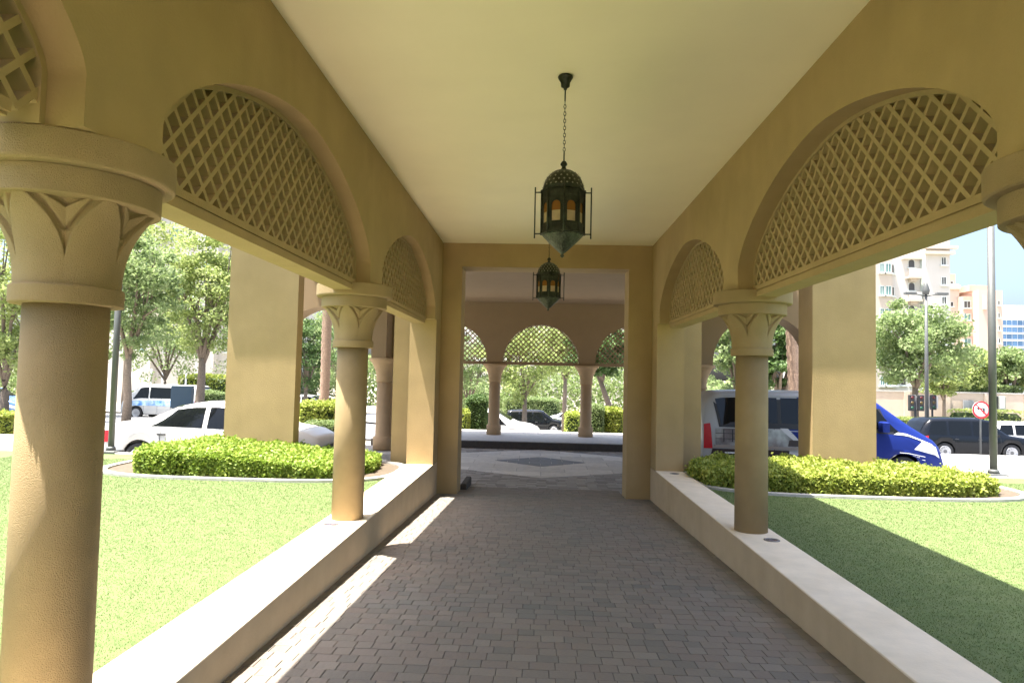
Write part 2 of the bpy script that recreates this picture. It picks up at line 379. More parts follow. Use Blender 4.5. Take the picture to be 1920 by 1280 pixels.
# end jambs reaching from the low wall up to the arches at the far end
for x0, x1 in ((XLO, XL), (XR, XRO)):
    MB().box(x0+.001, x1-.001, 11.44, 11.977, ZT+.0, ZPB+.003).build('end_jamb', m_wall, arc)
def lattice_mesh(hs, rise_f, z0, depth, pitch=.164, th=.028, rim=True):
    """diagonal bars clipped to an arch outline, local (0,y,z), thickness along x"""
    mb = MB()
    k = pitch
    def inside(y, z): return abs(y) < hs and z0 < z < rise_f(y)
    cmin, cmax = -hs-2.5, hs+2.5
    for s in (1, -1):
        i = int(cmin/k)
        while i*k < cmax:
            c = i*k; i += 1
            run = None; steps = 260; last = None
            for q in range(steps+1):
                y = -hs+2*hs*q/steps; z = z0+s*(y-c)
                if inside(y, z):
                    if run is None: run = (y, z)
                    last = (y, z)
                elif run is not None: break
            if run and last and abs(last[0]-run[0]) > .03:
                (ya, za), (yb, zb) = run, last; d = th*.7071
                ea = .06 if za > z0+.04 else .012; eb = .06 if zb > z0+.04 else .012; ya -= ea; za -= s*ea; yb += eb; zb += s*eb
                dx = depth/2*(1.0 if s > 0 else .992)
                poly = [(ya-d*.5, za+s*d*.5), (ya+d*.5, za-s*d*.5), (yb+d*.5, zb-s*d*.5), (yb-d*.5, zb+s*d*.5)]
                mb.prism(poly, -dx, dx, axis='x')
    return mb
def rim_mesh(hs, fz, z0, w, depth, N=40):
    mb = MB(); vs = []; fs = []
    o = [(-hs, z0)]+[(hs*math.sin(-math.pi/2+math.pi*k/N), fz(hs*math.sin(-math.pi/2+math.pi*k/N))) for k in range(N+1)]+[(hs, z0)]
    cy_, cz_ = 0, z0+.25
    inn = []
    for i, (y, z) in enumerate(o):
        a = Vector(o[max(i-1, 0)]); b = Vector(o[min(i+1, len(o)-1)]); d = (b-a).normalized(); nrm = Vector((d.y, -d.x))
        inn.append((y+nrm.x*w, max(z+nrm.y*w, z0)))
    n = len(o)
    for X in (-depth/2, depth/2): vs += [(X, p[0], p[1]) for p in o]+[(X, p[0], p[1]) for p in inn]
    for i in range(n-1):
        fs += [(i, i+1, n+i+1, n+i), (2*n+i, 3*n+i, 3*n+i+1, 2*n+i+1), (n+i, n+i+1, 3*n+i+1, 3*n+i), (i, 2*n+i, 2*n+i+1, i+1)]
    fs += [(0, n, 3*n, 2*n), (n-1, 3*n-1, 4*n-1, 2*n-1)]
    mb.add(vs, fs); return mb
fz = lambda y: arch_z(y/HS)
lm = rm = bmh = None
for side, xc in ((0, -1.975), (1, 2.22)):
    for c in bays:
        if lm is None:
            o = lattice_mesh(HS, fz, .925, .17).build('lattice_screen', m_lattice, arc, kind='stuff'); lm = o.data
            o2 = rim_mesh(HS-.001, lambda y: arch_z(y/HS)-.001, .90, .03, .19).build('lattice_rim', m_lattice, arc); rm = o2.data
            t = MB(); t.box(-.10, .10, -(BAY/2-.37), BAY/2-.37, .82, .872, bev=0); t.box(-.085, .085, -HS, HS, .872, .885); t.box(-.10, .10, -HS, HS, .885, .93)
            o3 = t.build('beam', m_wall, arc); bmh = o3.data
        else:
            o = link('lattice_screen', lm, arc, kind='stuff'); o2 = link('lattice_rim', rm, arc); o3 = link('beam', bmh, arc)
        for q in (o, o2, o3): q.location = (xc, c, 0)
        if c < 1: o3.location.y -= .17
# ceiling, roof, end wall with doorway
MB().box(XL-.01, XR+.01, -8, 11.985, H, H+.08).build('ceiling', m_ceil, arc)
MB().box(-2.46, 2.70, -8.2, 12.55, 2.622, 2.85, bev=.02).build('roof_slab', m_wall, arc)
mb = MB()
for a, b in ((-2.56, -1.38), (1.56, 2.83)): mb.box(a, b, 11.982, 12.55, -2.3, 2.62)
mb.box(-1.38, 1.56, 11.982, 12.55, 1.90, 2.62); mb.build('end_wall', m_wall, arc)
mb = MB()
mb.box(-1.38+.0, -1.27, 12.56, 13.5, -2.3, -2.0, bev=.02); mb.build('kerb_block', m_kerbd, arc)

# low walls
for i, (x0, x1) in enumerate(((XLO, XL), (XR, XRO))):
    t = thing('low_wall', 'sunlit cream low wall along the left edge of the walkway' if i == 0 else 'shaded beige low wall along the right edge of the walkway', 'wall', ((x0+x1)/2, 2, -1.9), group=None)
    hw = (x1-x0)/2
    MB().box(-hw, hw, -10, 9.975, -.5, -ZT*-1+1.9-.012).build('wall_body', m_low, t)
    MB().box(-hw, hw, -10, 9.44, 1.9+ZT-.0119, 1.9+ZT, bev=.004).build('coping', m_top, t)

# ---------------- columns
def column_parts(root, rs=1.0):
    MB().lathe([(.163, ZT), (.161, -.6), (.159, .252)], 40).build('shaft', m_col, root)
    MB().lathe([(.15, .249), (.205, .2495), (.209, .254), (.210, .318), (.206, .324), (.17, .326)], 48, smooth=False).build('neck_ring', m_col, root)
    # capital: flaring bell with six pointed leaves
    mb = MB(); n = 360; rows = 56; vs = []; fs = []
    def sm(x, e0, e1): x = min(max((x-e0)/(e1-e0), 0), 1); return x*x*(3-2*x)
    for j in range(rows+1):
        t = j/rows; z = .322+.345*t; base = .172+.118*t**2.3
        ub = 1.3 if t < .20 else 1.02-.90*((t-.20)/.80)**2.0
        ui = 1.4 if t < .64 else 1.02-.66*((t-.64)/.36)**.85
        uj = 1.5 if t < .88 else 1.0-.52*((t-.88)/.12)
        for k in range(n):
            a = 2*math.pi*k/n; u = abs(((a/(math.pi/3)) % 1.0)-.5)*2      # 0 at the leaf's middle, 1 between leaves
            A = .020+.005*math.cos(min(u, 1)*math.pi/2)
            if u > ub: A = A-.012*sm(u, ub, ub+.03)-.024*min(max((u-ub)/max(ui-ub, .10), 0), 1)
            if u > ui: A += .024*sm(u, ui, ui+.03)-.016*min((u-ui)/.4, 1)
            if u > uj: A -= .022*sm(u, uj, uj+.03)
            r = base+A; vs.append((r*math.cos(a), r*math.sin(a), z))
    for j in range(rows):
        for k in range(n): a, b = j*n+k, j*n+(k+1) % n; fs.append((a, b, b+n, a+n))
    mb.add(vs, fs, 0, True); mb.build('capital', m_col, root)
    MB().lathe([(.25, .660), (.332, .6605), (.337, .665), (.338, .768), (.30, .7715)], 64, smooth=False).build('capital_drum', m_col, root)
    MB().lathe([(.28, .770), (.378, .7705), (.388, .777), (.391, .786), (.391, .892), (.386, .8985), (.2, .899)], 64, smooth=False).build('abacus', m_col, root)
cl = {(-2.0, COLY[2]+.08): 'nearest column, large and close at the left edge, standing on the sunlit low wall',
      (-1.955, COLY[3]): 'left column halfway down the walkway on the sunlit low wall, pillar and hedge behind it',
      (2.195, COLY[2]): 'column at the right edge of the photo of which only the capital shows',
      (2.195, COLY[3]): 'right column halfway down the walkway on the shaded low wall, in front of the blue van',
      (-1.955, COLY[1]): 'left column of the walkway behind the viewer', (2.195, COLY[1]): 'right column of the walkway behind the viewer'}
proto = None
for (x, y), lb in cl.items():
    if proto is None:
        proto = thing('column', lb, 'column', (x, y, 0), 0.0, group='round columns of the covered walkway'); column_parts(proto)
    else: dup(proto, (x, y, 0), label=lb)

# uplights let into the low walls
m_ul = mat('uplight_ring', (.25, .22, .2), .4, metal=.6)
m_ull = mat('uplight_lens', (.10, .09, .12), .15)
first = None
for (x, y, lb) in ((-2.03, 6.80, 'round recessed uplight in the left low wall, in front of the middle column'), (2.27, 6.72, 'round recessed uplight in the right low wall, in front of the middle column'), (2.22, 11.15, 'round recessed uplight at the far end of the right low wall'), (-1.97, 11.2, 'round recessed uplight at the far end of the left low wall')):
    if first is None:
        first = thing('uplight', lb, 'light', (x, y, ZT), group='recessed uplights in the low walls')
        MB().lathe([(.075, .0005), (.075, .006), (.058, .007), (.056, .002)], 24).build('ring', m_ul, first)
        MB().lathe([(.056, .001), (.05, .0045)], 24).build('lens', m_ull, first)
    else: dup(first, (x, y, ZT), label=lb)

# ---------------- lanterns
def lantern(x, y, label):
    r = thing('hanging_lantern', label, 'lantern', (x, y, H), math.radians(-90+0), group='bronze lanterns along the ceiling')
    MB().lathe([(.055, -.002), (.06, -.012), (.05, -.03), (.036, -.055), (.034, -.085), (.014, -.098), (.012, -.11)], 20).build('ceiling_rose', m_lampm, r)
    mb = MB(); z = -.10
    mb.tube([(0, 0, -.1), (0, 0, -.2)], .006, 6)
    k = 0; z = -.2
    while z > -.60:
        a = k % 2*math.pi/2; pts = []
        for q in range(9):
            th = 2*math.pi*q/8; pts.append((math.cos(a)*.009*math.cos(th), math.sin(a)*.009*math.cos(th), z-.014+.018*math.sin(th)))
        mb.tube(pts, .0028, 5); z -= .028; k += 1
    mb.tube([(0, 0, z+.02), (0, 0, -.68)], .006, 6)
    mb.build('chain', m_lampm, r, kind='stuff')
    MB().lathe([(.006, -.665), (.018, -.675), (.026, -.69), (.026, -.70), (.014, -.712), (.02, -.73), (.035, -.742)], 16).build('finial', m_lampm, r)
    # solid dome; pale diamonds laid on it paint the light showing through piercings
    n = 8; RB = .163; zb = -.905
    dm = MB()
    prof = [(.03, -.738), (.072, -.752), (.108, -.778), (.136, -.812), (.153, -.855), (RB, zb)]
    dm.lathe(prof[::-1], 16, smooth=True)
    dome = dm.build('dome', m_lampm, r)
    pc = MB()
    for row, (rr, zz, cnt) in enumerate(((.118, -.785, 16), (.139, -.815, 20), (.151, -.845, 24), (.159, -.875, 24))):
        for q in range(cnt):
            a = 2*math.pi*(q+.5*(row % 2))/cnt; ca, sa = math.cos(a), math.sin(a); s = .009
            c0 = Vector((ca*(rr+.001), sa*(rr+.001), zz)); tg = Vector((-sa, ca, 0)); up = Vector((-ca*.35, -sa*.35, .93)).normalized()
            nn = tg.cross(up).normalized(); c0 += nn*.003
            pc.add([c0-tg*s, c0-up*s, c0+tg*s, c0+up*s], [(0, 1, 2, 3)])
    pc.build('dome_light_specks', mat('pierced_light', (.24, .23, .18), .6, var=.5, vscale=60), dome, kind='stuff')
    # body: eight frames with arched panes
    z1, z0 = -.905, -1.235
    mb = MB(); pane = []
    for k in range(n):
        a0 = 2*math.pi*k/n; a1 = 2*math.pi*(k+1)/n
        p0 = Vector((RB*math.cos(a0), RB*math.sin(a0), 0)); p1 = Vector((RB*math.cos(a1), RB*math.sin(a1), 0)); u = (p1-p0); wd = u.length; u.normalize(); nn = Vector((u.y, -u.x, 0))
        if nn.dot(p0+p1) < 0: nn = -nn
        fr = MB()
        def quad(ua, ub, za, zb2, off, th, tgt, mi=0):
            c = [p0+u*ua+nn*off, p0+u*ub+nn*off, p0+u*ub+nn*(off-th), p0+u*ua+nn*(off-th)]
            vs = [(q.x, q.y, za) for q in c]+[(q.x, q.y, zb2) for q in c]
            tgt.add(vs, [(0, 3, 2, 1), (4, 5, 6, 7), (0, 1, 5, 4), (1, 2, 6, 5), (2, 3, 7, 6), (3, 0, 4, 7)], mi)
        wz0, wz1 = z0+.075, z1-.10; wa, wb = wd*.22, wd*.78
        quad(0, wa, z0, z1, 0, .006, fr); quad(wb, wd, z0, z1, 0, .006, fr); quad(wa, wb, z0, wz0, 0, .006, fr); quad(wa, wb, wz1, z1, 0, .006, fr)
        # arched head of the opening
        cen = (wa+wb)/2; rr = (wb-wa)/2
        for s in (-1, 1):
            poly = [(cen+s*rr, wz1+.001), (cen+s*rr, wz1-rr)]+[(cen+s*rr*math.cos(t), wz1-rr+rr*math.sin(t)) for t in (math.pi/8, math.pi/4, 3*math.pi/8, math.pi/2)]+[(cen, wz1+.001)]
            m0 = [p0+u*q[0] for q in poly]; nq = len(poly)
            vs = [(q.x, q.y, poly[i][1]) for i, q in enumerate(m0)]+[((q-nn*.006).x, (q-nn*.006).y, poly[i][1]) for i, q in enumerate(m0)]
            fr.add(vs, [tuple(range(nq)), tuple(range(2*nq-1, nq-1, -1))]+[(i, i+nq, (i+1) % nq+nq, (i+1) % nq) for i in range(nq)])
        # raised border strips
        for (ua, ub, za, zb2) in ((wd*.1, wd*.13, z0+.02, z1-.02), (wd*.87, wd*.90, z0+.02, z1-.02), (wd*.1, wd*.9, z0+.055, z0+.062), (wd*.1, wd*.9, z1-.055, z1-.048)): quad(ua, ub, za, zb2, .003, .003, fr)
        f = fr.build('frame_panel', m_lampm, r)
        pm = MB(); quad(wa-.002, wb+.002, wz0-.002, wz0+(wz1-wz0)*.52, -.008, .002, pm, 0); quad(wa-.002, wb+.002, wz0+(wz1-wz0)*.52, wz1+.002, -.008, .002, pm, 1)
        pm.build('pane', [m_glassw, m_amber], f)
    ribs = MB()
    for k in range(n):
        a = 2*math.pi*k/n; x_, y_ = RB*math.cos(a), RB*math.sin(a); ribs = MB()
        ribs.tube([(x_*1.02, y_*1.02, z0-.01), (x_*1.02, y_*1.02, z1+.01)], .006, 6)
        ribs.build('corner_rib', m_lampm, r)
    for zz in (z0, z1): MB().lathe([(RB*1.0, zz-.008), (RB*1.07, zz-.006), (RB*1.07, zz+.006), (RB*1.0, zz+.008)], 8, smooth=False).build('band', m_lampm, r)
    MB().lathe([(.160, z0-.004), (.150, z0-.022), (.112, z0-.062), (.066, z0-.105), (.030, z0-.138), (.012, z0-.15), (.010, z0-.158), (.017, z0-.168), (.004, z0-.182)], 16, smooth=True).build('base_cup', mat('bronze_cup', (.045, .05, .036), .45, var=.4, vscale=20, metal=.6, bump=.9, bscale=70, var2=(.08, .09, .065)), r)
    for a in (math.pi/2, -math.pi/2, 0, math.pi):
        ca, sa = math.cos(a), math.sin(a); mb = MB()
        mb.tube([(ca*.215, sa*.215, z0-.035), (ca*.215, sa*.215, z1+.03)], .006, 6)
        for zz in (z0+.0, z1-.01): mb.tube([(ca*RB, sa*RB, zz), (ca*.218, sa*.218, zz)], .005, 6)
        mb.build('side_rod', m_lampm, r)
    return r
l1 = lantern(.165, 5.19, 'large bronze eight-sided lantern hanging nearest on a chain')
dup(l1, (.12, 9.5, H), label='second bronze lantern, further down the walkway behind the nearest one')

# ---------------- portico beyond the doorway
por = thing('portico', 'brown vaulted entrance portico with lattice arches beyond the doorway', 'portico', (0, 0, 0))
ZC = 2.36
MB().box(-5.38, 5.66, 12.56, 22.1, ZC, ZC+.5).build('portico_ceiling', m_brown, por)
MB().box(-5.9, 6.1, 11.35, 23.2, ZC+.502, ZC+.9, bev=.03).build('portico_roof', m_wall, por)
for a, b in ((-5.38, -2.57), (2.84, 5.66)): MB().box(a, b, 11.7, 12.3, ZC-.02, ZC+.5).build('front_beam', m_wall, por)
def back_wall(x0, x1, yf, th, centers, r, zs, ztop, name, zb=.42):
    """wall with round arches standing on piers from height zb, in the X-Z plane"""
    mb = MB(); N = 24; prof = [(x0, zb)]
    for c in centers:
        prof.append((c-r, zb)); prof += [(c-r*math.cos(math.pi*k/N), zs+r*math.sin(math.pi*k/N)) for k in range(N+1)]; prof.append((c+r, zb))
    prof.append((x1, zb)); n = len(prof); vs = []; fs = []
    for Y in (yf, yf+th): vs += [(p[0], Y, p[1]) for p in prof]+[(p[0], Y, ztop) for p in prof]
    for i in range(n-1):
        if abs(prof[i+1][0]-prof[i][0]) > 1e-6: fs += [(i, i+1, n+i+1, n+i), (2*n+i, 3*n+i, 3*n+i+1, 2*n+i+1), (n+i, n+i+1, 3*n+i+1, 3*n+i)]
        fs.append((i, 2*n+i, 2*n+i+1, i+1))
    fs += [(0, n, 3*n, 2*n), (n-1, 3*n-1, 4*n-1, 2*n-1)]
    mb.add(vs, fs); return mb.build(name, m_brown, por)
YB = 22.2
back_wall(-4.7, 4.9, YB, .5, [-2.92, .08, 3.08], 1.24, .42, ZC+.45, 'back_wall')
ls = lattice_mesh(1.235, lambda y: .42+math.sqrt(max(0, 1.235**2-y*y)), .44, .05, pitch=.165, th=.03)
lo = ls.build('lattice_screen', m_brown, por, kind='stuff'); lo.rotation_euler = (0, 0, -math.pi/2); lo.location = (.08, YB+.2, 0)
for xx in (-2.92, 3.08):
    q = link('lattice_screen', lo.data, por, kind='stuff'); q.rotation_euler = (0, 0, -math.pi/2); q.location = (xx, YB+.2, 0)
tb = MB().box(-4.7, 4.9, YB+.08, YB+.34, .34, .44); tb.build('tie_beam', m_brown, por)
# side wings with taller arches
for s, c in ((-1, -5.45), (1, 5.55)):
    back_wall(c-1.9 if s < 0 else c-1.75, c+1.6 if s < 0 else c+1.75, 17.1, .7, [c], 1.23, .40, 3.4, 'wing_wall', zb=.36)
# portico columns
pc0 = None
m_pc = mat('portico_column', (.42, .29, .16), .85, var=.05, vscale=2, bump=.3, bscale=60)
def pcol(x, y, lb, zb=-1.95):
    global pc0
    if pc0 is None:
        pc0 = thing('portico_column', lb, 'column', (x, y, 0), group='columns of the entrance portico')
        MB().lathe([(.24, zb-.02), (.24, zb+.3), (.21, zb+.32), (.19, zb+.33), (.18, -.25)], 28).build('shaft', m_pc, pc0)
        MB().lathe([(.20, -.25), (.21, -.2), (.20, -.16), (.22, .0), (.30, .2), (.36, .28), (.40, .3), (.40, .36)], 28).build('capital', m_pc, pc0)
        return pc0
    return dup(pc0, (x, y, 0), label=lb)
pcol(-1.42, YB+.25, 'portico column left of the middle lattice arch, dark box hedge beside it')
pcol(1.58, YB+.25, 'portico column right of the middle lattice arch, shrubs beside it')
pcol(-4.42, YB+.25, 'portico column at the far left corner behind the walkway wall')
pcol(4.58, YB+.25, 'portico column at the far right corner behind the walkway wall')
pcol(-3.95, 17.45, 'sunlit portico column seen between the left walkway column and the doorway wall')
pcol(4.05, 17.45, 'portico column above the blue van beside the doorway wall')
pcol(-7.05, 17.45, 'portico column hidden behind the left yellow pillar'); pcol(7.05, 17.45, 'portico column hidden behind the right yellow pillar')
# piers between wing and back arcade
MB().box(-4.0, -3.45, 17.82, 18.3, -2.2, ZC-.01).build('pier', m_brown, por)
MB().box(3.55, 4.1, 17.82, 18.3, -2.2, ZC-.01).build('pier', m_brown, por)
# raised pavement with dark kerb
MB().box(-4.9, 5.1, 20.28, 24.2, -2.4, -1.95).build('sidewalk', mat('pale_paving', (.50, .48, .44), .8, var=.1, vscale=3), kind='structure')
MB().box(-4.9, 5.1, 20.10, 20.275, -2.3, -1.955, bev=.01).build('sidewalk_kerb', m_kerbd, kind='structure')
for a, b in ((-8.6, -3.2), (3.3, 8.4)):
    MB().box(a, b, 16.75, 18.6, -2.3, -1.99, bev=.02).build('sidewalk', m_kerb, kind='structure')

# big square pillars of the portico front
def pillar(x0, x1, y0, y1, lb):
    t = thing('square_pillar', lb, 'pillar', ((x0+x1)/2, (y0+y1)/2, ZLAWN), group='square front pillars')
    hx, hy = (x1-x0)/2, (y1-y0)/2
    MB().box(-hx, hx, -hy, hy, -.3, 4.42).build('pillar_shaft', m_wall, t)
    MB().box(-hx-.03, hx+.03, -hy-.03, hy+.03, -.3, .12, bev=.02).build('plinth', m_wall, t)
pillar(-5.38, -4.17, 11.6, 11.88, 'broad yellow square pillar rising from the left hedge')
pillar(4.58, 5.62, 11.6, 12.22, 'broad yellow square pillar rising from the right hedge')

# ---------------- hedges with stone edging
def hedge(name, x0, x1, y0, y1, ztop, lb, seed, n, m, m2=None, slope=0.0, zb=ZLAWN, base=m_leafd, size=.042):
    t = thing(name, lb, 'hedge', ((x0+x1)/2, (y0+y1)/2, zb)); rs = np.random.RandomState(seed)
    hx, hy, hz = (x1-x0)/2, (y1-y0)/2, ztop-zb
    core = MB(); N = 28
    def R(a):   # superellipse plan outline
        c, s = abs(math.cos(a)), abs(math.sin(a)); return 1/((c/hx)**4+(s/hy)**4)**.25
    def prof(sc, z): return [(R(2*math.pi*k/N)*sc*math.cos(2*math.pi*k/N), R(2*math.pi*k/N)*sc*math.sin(2*math.pi*k/N), z) for k in range(N)]
    vs = prof(.9, 0)+prof(.93, hz*.75)+prof(.82, hz*.9); fs = [(j*N+k, j*N+(k+1) % N, (j+1)*N+(k+1) % N, (j+1)*N+k) for j in range(2) for k in range(N)]+[tuple(2*N+k for k in range(N))]
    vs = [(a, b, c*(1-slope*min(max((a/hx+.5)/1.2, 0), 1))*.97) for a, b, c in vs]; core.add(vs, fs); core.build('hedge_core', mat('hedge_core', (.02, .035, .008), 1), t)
    # leaves on the outside, following a bumpy surface
    a = rs.uniform(0, 2*math.pi, n); top = rs.rand(n) < .5
    rr = np.array([R(q) for q in a])
    rad = np.where(top, np.sqrt(rs.rand(n)), 1.0-.10*rs.rand(n)**2); z = np.where(top, hz*(1-.10*rad**6), rs.rand(n)*hz*.98)
    x = rr*rad*np.cos(a); y = rr*rad*np.sin(a)
    bmp = .5*np.sin(x*5.1+y*3.3+seed)+.5*np.sin(x*11.3-y*7.1)+.4*np.sin(y*14+x*17)
    z = np.where(top, z+bmp*.045+rs.normal(size=n)*.026+np.maximum(rs.normal(size=n)-1.6, 0)*.06, z)
    out = 1+np.where(top, 0, bmp*.035/np.minimum(hx, hy)+rs.normal(size=n)*.012)
    z *= 1-slope*np.clip((x/hx+.5)/1.2, 0, 1)-.25*slope*np.clip((-x/hx-.55)/.45, 0, 1)
    c = np.stack([x*out, y*out, z], 1)
    link('foliage', leaves(c, size*1.3, m, 'foliage', rs, up=.5, aspect=.6), t, kind='stuff')
    return t
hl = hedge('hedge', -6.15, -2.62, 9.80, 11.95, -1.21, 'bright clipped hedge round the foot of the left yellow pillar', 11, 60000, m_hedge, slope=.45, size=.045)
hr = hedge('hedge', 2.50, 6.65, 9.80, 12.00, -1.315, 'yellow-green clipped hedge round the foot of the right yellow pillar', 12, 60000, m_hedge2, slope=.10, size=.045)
def edging(x0, x1, y0, y1, name, lb):
    N = 60; mb = MB(); cx_, cy_ = (x0+x1)/2, (y0+y1)/2; hx, hy = (x1-x0)/2, (y1-y0)/2
    def pt(a, e): c, s = abs(math.cos(a)), abs(math.sin(a)); r = 1/((c/(hx+e))**3.2+(s/(hy+e))**3.2)**(1/3.2); return (cx_+r*math.cos(a), cy_+r*math.sin(a))
    vs = []; fs = []
    for k in range(N):
        a = 2*math.pi*k/N; o, i = pt(a, .11), pt(a, 0); vs += [(o[0], o[1], ZLAWN-.02), (o[0], o[1], ZLAWN+.035), (i[0], i[1], ZLAWN+.035), (i[0], i[1], ZLAWN-.02)]
    for k in range(N):
        b = 4*k; c = 4*((k+1) % N)
        for q in range(3): fs.append((b+q, c+q, c+q+1, b+q+1))
    mb.add(vs, fs); o = mb.build(name, m_kerb); o['label'] = lb; o['category'] = 'edging'
    N2 = 40; mb = MB(); mb.add([(*pt(2*math.pi*k/N2, -.0), ZLAWN+.012) for k in range(N2)], [tuple(range(N2))]); s = mb.build('planting_bed', m_soil, kind='structure')
edging(-6.62, -2.22, 9.66, 12.05, 'stone_edging', 'curved pale stone edging round the left hedge bed')
edging(2.46, 7.10, 9.66, 12.05, 'stone_edging', 'curved pale stone edging round the right hedge bed')
# ---------------- vehicles: nose along +x, local origin on the ground at the middle
def vehicle(name, label, cat, loc, rz, L, Wd, Hh, paint, tops, belts, hoods, wheels, wr, glass_side, wind, rearw, zb=.22, roofw=.74, paint2=None, group=None, spokes=10, extra=None, nosew=.82, tailw=.88, detail=True):
    """tops: roof/bonnet height along x; belts: belt height along x"""
    t = thing(name, label, cat, loc, rz, group)
    hw = Wd/2; n = 72; xs = [L*(i/(n-1)) for i in range(n)]
    tx, tz = zip(*tops); bx, bz = zip(*belts)
    def top(x): return float(np.interp(x, tx, tz))
    def belt(x): return float(np.interp(x, bx, bz))
    def wid(x):
        e0 = min(x/(.45), 1); e1 = min((L-x)/(.75), 1)
        return hw*(tailw+(1-tailw)*math.sin(e0*math.pi/2))*(nosew+(1-nosew)*math.sin(e1*math.pi/2))
    def ring(x):
        w = wid(x); b = belt(x); tp = max(top(x), b+.015); gh = tp-b
        zlow = zb+.0
        z0 = zlow
        for wx in wheels:
            d = abs(x-wx); ra = wr+.07
            if d < ra: z0 = max(z0, wr+math.sqrt(ra*ra-d*d))
        z1 = max(zb+.12, z0); z1b = max(zb+(b-zb)*.55, z1)
        k = min(gh/.35, 1)             # 0 on bonnet, 1 in the cabin
        wr_ = w*((1-k)*.86+k*roofw/.9*.9)
        return [(w*.93, z0), (w*.985, z1), (w, z1b), (w*.975, max(b-.05, z1b)), (w*.955, b), (w*.955+(wr_-w*.955)*.5, b+gh*.52), (wr_+.02*k, b+gh*.86), (wr_*.88, b+gh*.985), (0, tp+.02*k+.01)]
    x_off = -L/2
    def body(sx, mi=0):
        vs = []; fs = []; K = 9
        for x in xs: vs += [(x+x_off, sx*y, z) for y, z in ring(x)]
        for i in range(n-1):
            for k in range(K-1): fs.append((i*K+k, i*K+k+1, (i+1)*K+k+1, (i+1)*K+k))
        return vs, fs
    mb = MB(); va, fa = body(1); mb.add(va, fa, 0, True); va, fa = body(-1); mb.add(va, fa, 0, True)
    for i, x in ((0, xs[0]), (n-1, xs[-1])):
        r = ring(x); pts = [(x+x_off, y, z) for y, z in r]+[(x+x_off, -y, z) for y, z in r[:-1][::-1]]
        mb.add(pts, [tuple(range(len(pts)))])
    # inner dark floor so that arches read as hollows
    b_ = mb.build('body', paint, t)
    bm = bmesh.new(); bm.from_mesh(b_.data); bmesh.ops.remove_doubles(bm, verts=bm.verts, dist=.0005); bmesh.ops.recalc_face_normals(bm, faces=bm.faces); bm.to_mesh(b_.data); bm.free()
    MB().box(x_off+.25, -x_off-.25, -hw*.8, hw*.8, zb-.04, zb+.30).build('underbody', m_black, t)
    def on_side(x, v, off=.006, s=1):
        """v 0..1 sill to belt, 1..2 belt to roof"""
        r = ring(x)
        if v <= 1: z = zb+(belt(x)-zb)*v; chain = r[:5]
        else: z = belt(x)+(max(top(x), belt(x)+.015)-belt(x))*(v-1)*.9; chain = r[4:8]
        z = max(z, r[0][1])
        ys = [p[0] for p in chain]; zs = [p[1] for p in chain]; y = float(np.interp(z, zs, ys))
        return (x+x_off, s*(y+off), z)
    def side_patch(name, m, poly_lo, poly_hi, v0, v1, parent=t, off=.006, nx=8, nv=4, sides=(1, -1), th=0):
        out = []
        for s in sides:
            vs = []; fs = []
            for j in range(nv+1):
                q = j/nv
                for i in range(nx+1):
                    xa = poly_lo[0]+(poly_hi[0]-poly_lo[0])*q; xb = poly_lo[1]+(poly_hi[1]-poly_lo[1])*q
                    vs.append(on_side(xa+(xb-xa)*i/nx, v0+(v1-v0)*q, off, s))
            fs = [(j*(nx+1)+i, j*(nx+1)+i+1, (j+1)*(nx+1)+i+1, (j+1)*(nx+1)+i) for j in range(nv) for i in range(nx)]
            p = MB(); p.add(vs, fs, 0, True); out.append(p.build(name, m, parent))
        return out
    for g in glass_side: side_patch('side_window', m_glass, g[0], g[1], 1.04, 1.93)
    def cross_patch(name, m, xa, xb, frac=.9, off=.012, inset=.0):
        vs = []; fs = []; N1, N2 = 8, 12
        for j in range(N1+1):
            x = xa+(xb-xa)*j/N1; r = ring(x)
            for i in range(N2+1):
                yy = -1+2*i/N2; yv = yy*frac*r[6][0]; zs = float(np.interp(abs(yv), [p[0] for p in r[5:][::-1]], [p[1] for p in r[5:][::-1]]))
                vs.append((x+x_off+(off if name == 'windscreen' else -off), yv, zs+off))
        fs = [(j*(N2+1)+i, j*(N2+1)+i+1, (j+1)*(N2+1)+i+1, (j+1)*(N2+1)+i) for j in range(N1) for i in range(N2)]
        p = MB(); p.add(vs, fs, 0, True); return p.build(name, m, t)
    cross_patch('windscreen', m_glass, *wind)
    if rearw: cross_patch('rear_window', m_glass, *rearw)
    # wheels
    for wx in wheels:
        for s in (1, -1):
            y0 = s*(hw-.22); y1 = s*(hw-.015); w_ = MB()
            pr_ = [(wr*.6, 0), (wr*.97, 0), (wr, .03), (wr, .18), (wr*.97, .205), (wr*.68, .205), (wr*.66, .19)]
            wp = thing('x', 'x', 'x'); bpy.data.objects.remove(wp)
            w_.lathe([(a, (y0+s*b)) for a, b in pr_] if s > 0 else [(a, (y0+s*b)) for a, b in pr_], 28, (wx+x_off, 0, wr), axis='y')
            wh = w_.build('wheel', m_tyre, t); rm_ = MB()
            rm_.lathe([(wr*.67, y1-s*.03), (wr*.665, y1+s*.004), (wr*.61, y1+s*.002), (wr*.60, y1-s*.014)], 28, (wx+x_off, 0, wr), axis='y')
            for k in range(spokes):
                a = 2*math.pi*k/spokes; ca, sa = math.cos(a), math.sin(a); ww = .020
                ya, yb = sorted((y1-s*.012, y1+s*.002)); vs = []
                for (rr, hw2) in ((.03, ww*1.6), (wr*.62, ww)):
                    for yy in (ya, yb):
                        vs += [(wx+x_off+ca*rr-sa*hw2, yy, wr+sa*rr+ca*hw2), (wx+x_off+ca*rr+sa*hw2, yy, wr+sa*rr-ca*hw2)]
                rm_.add(vs, [(0, 1, 3, 2), (4, 6, 7, 5), (0, 4, 5, 1), (2, 3, 7, 6), (0, 2, 6, 4), (1, 5, 7, 3)])
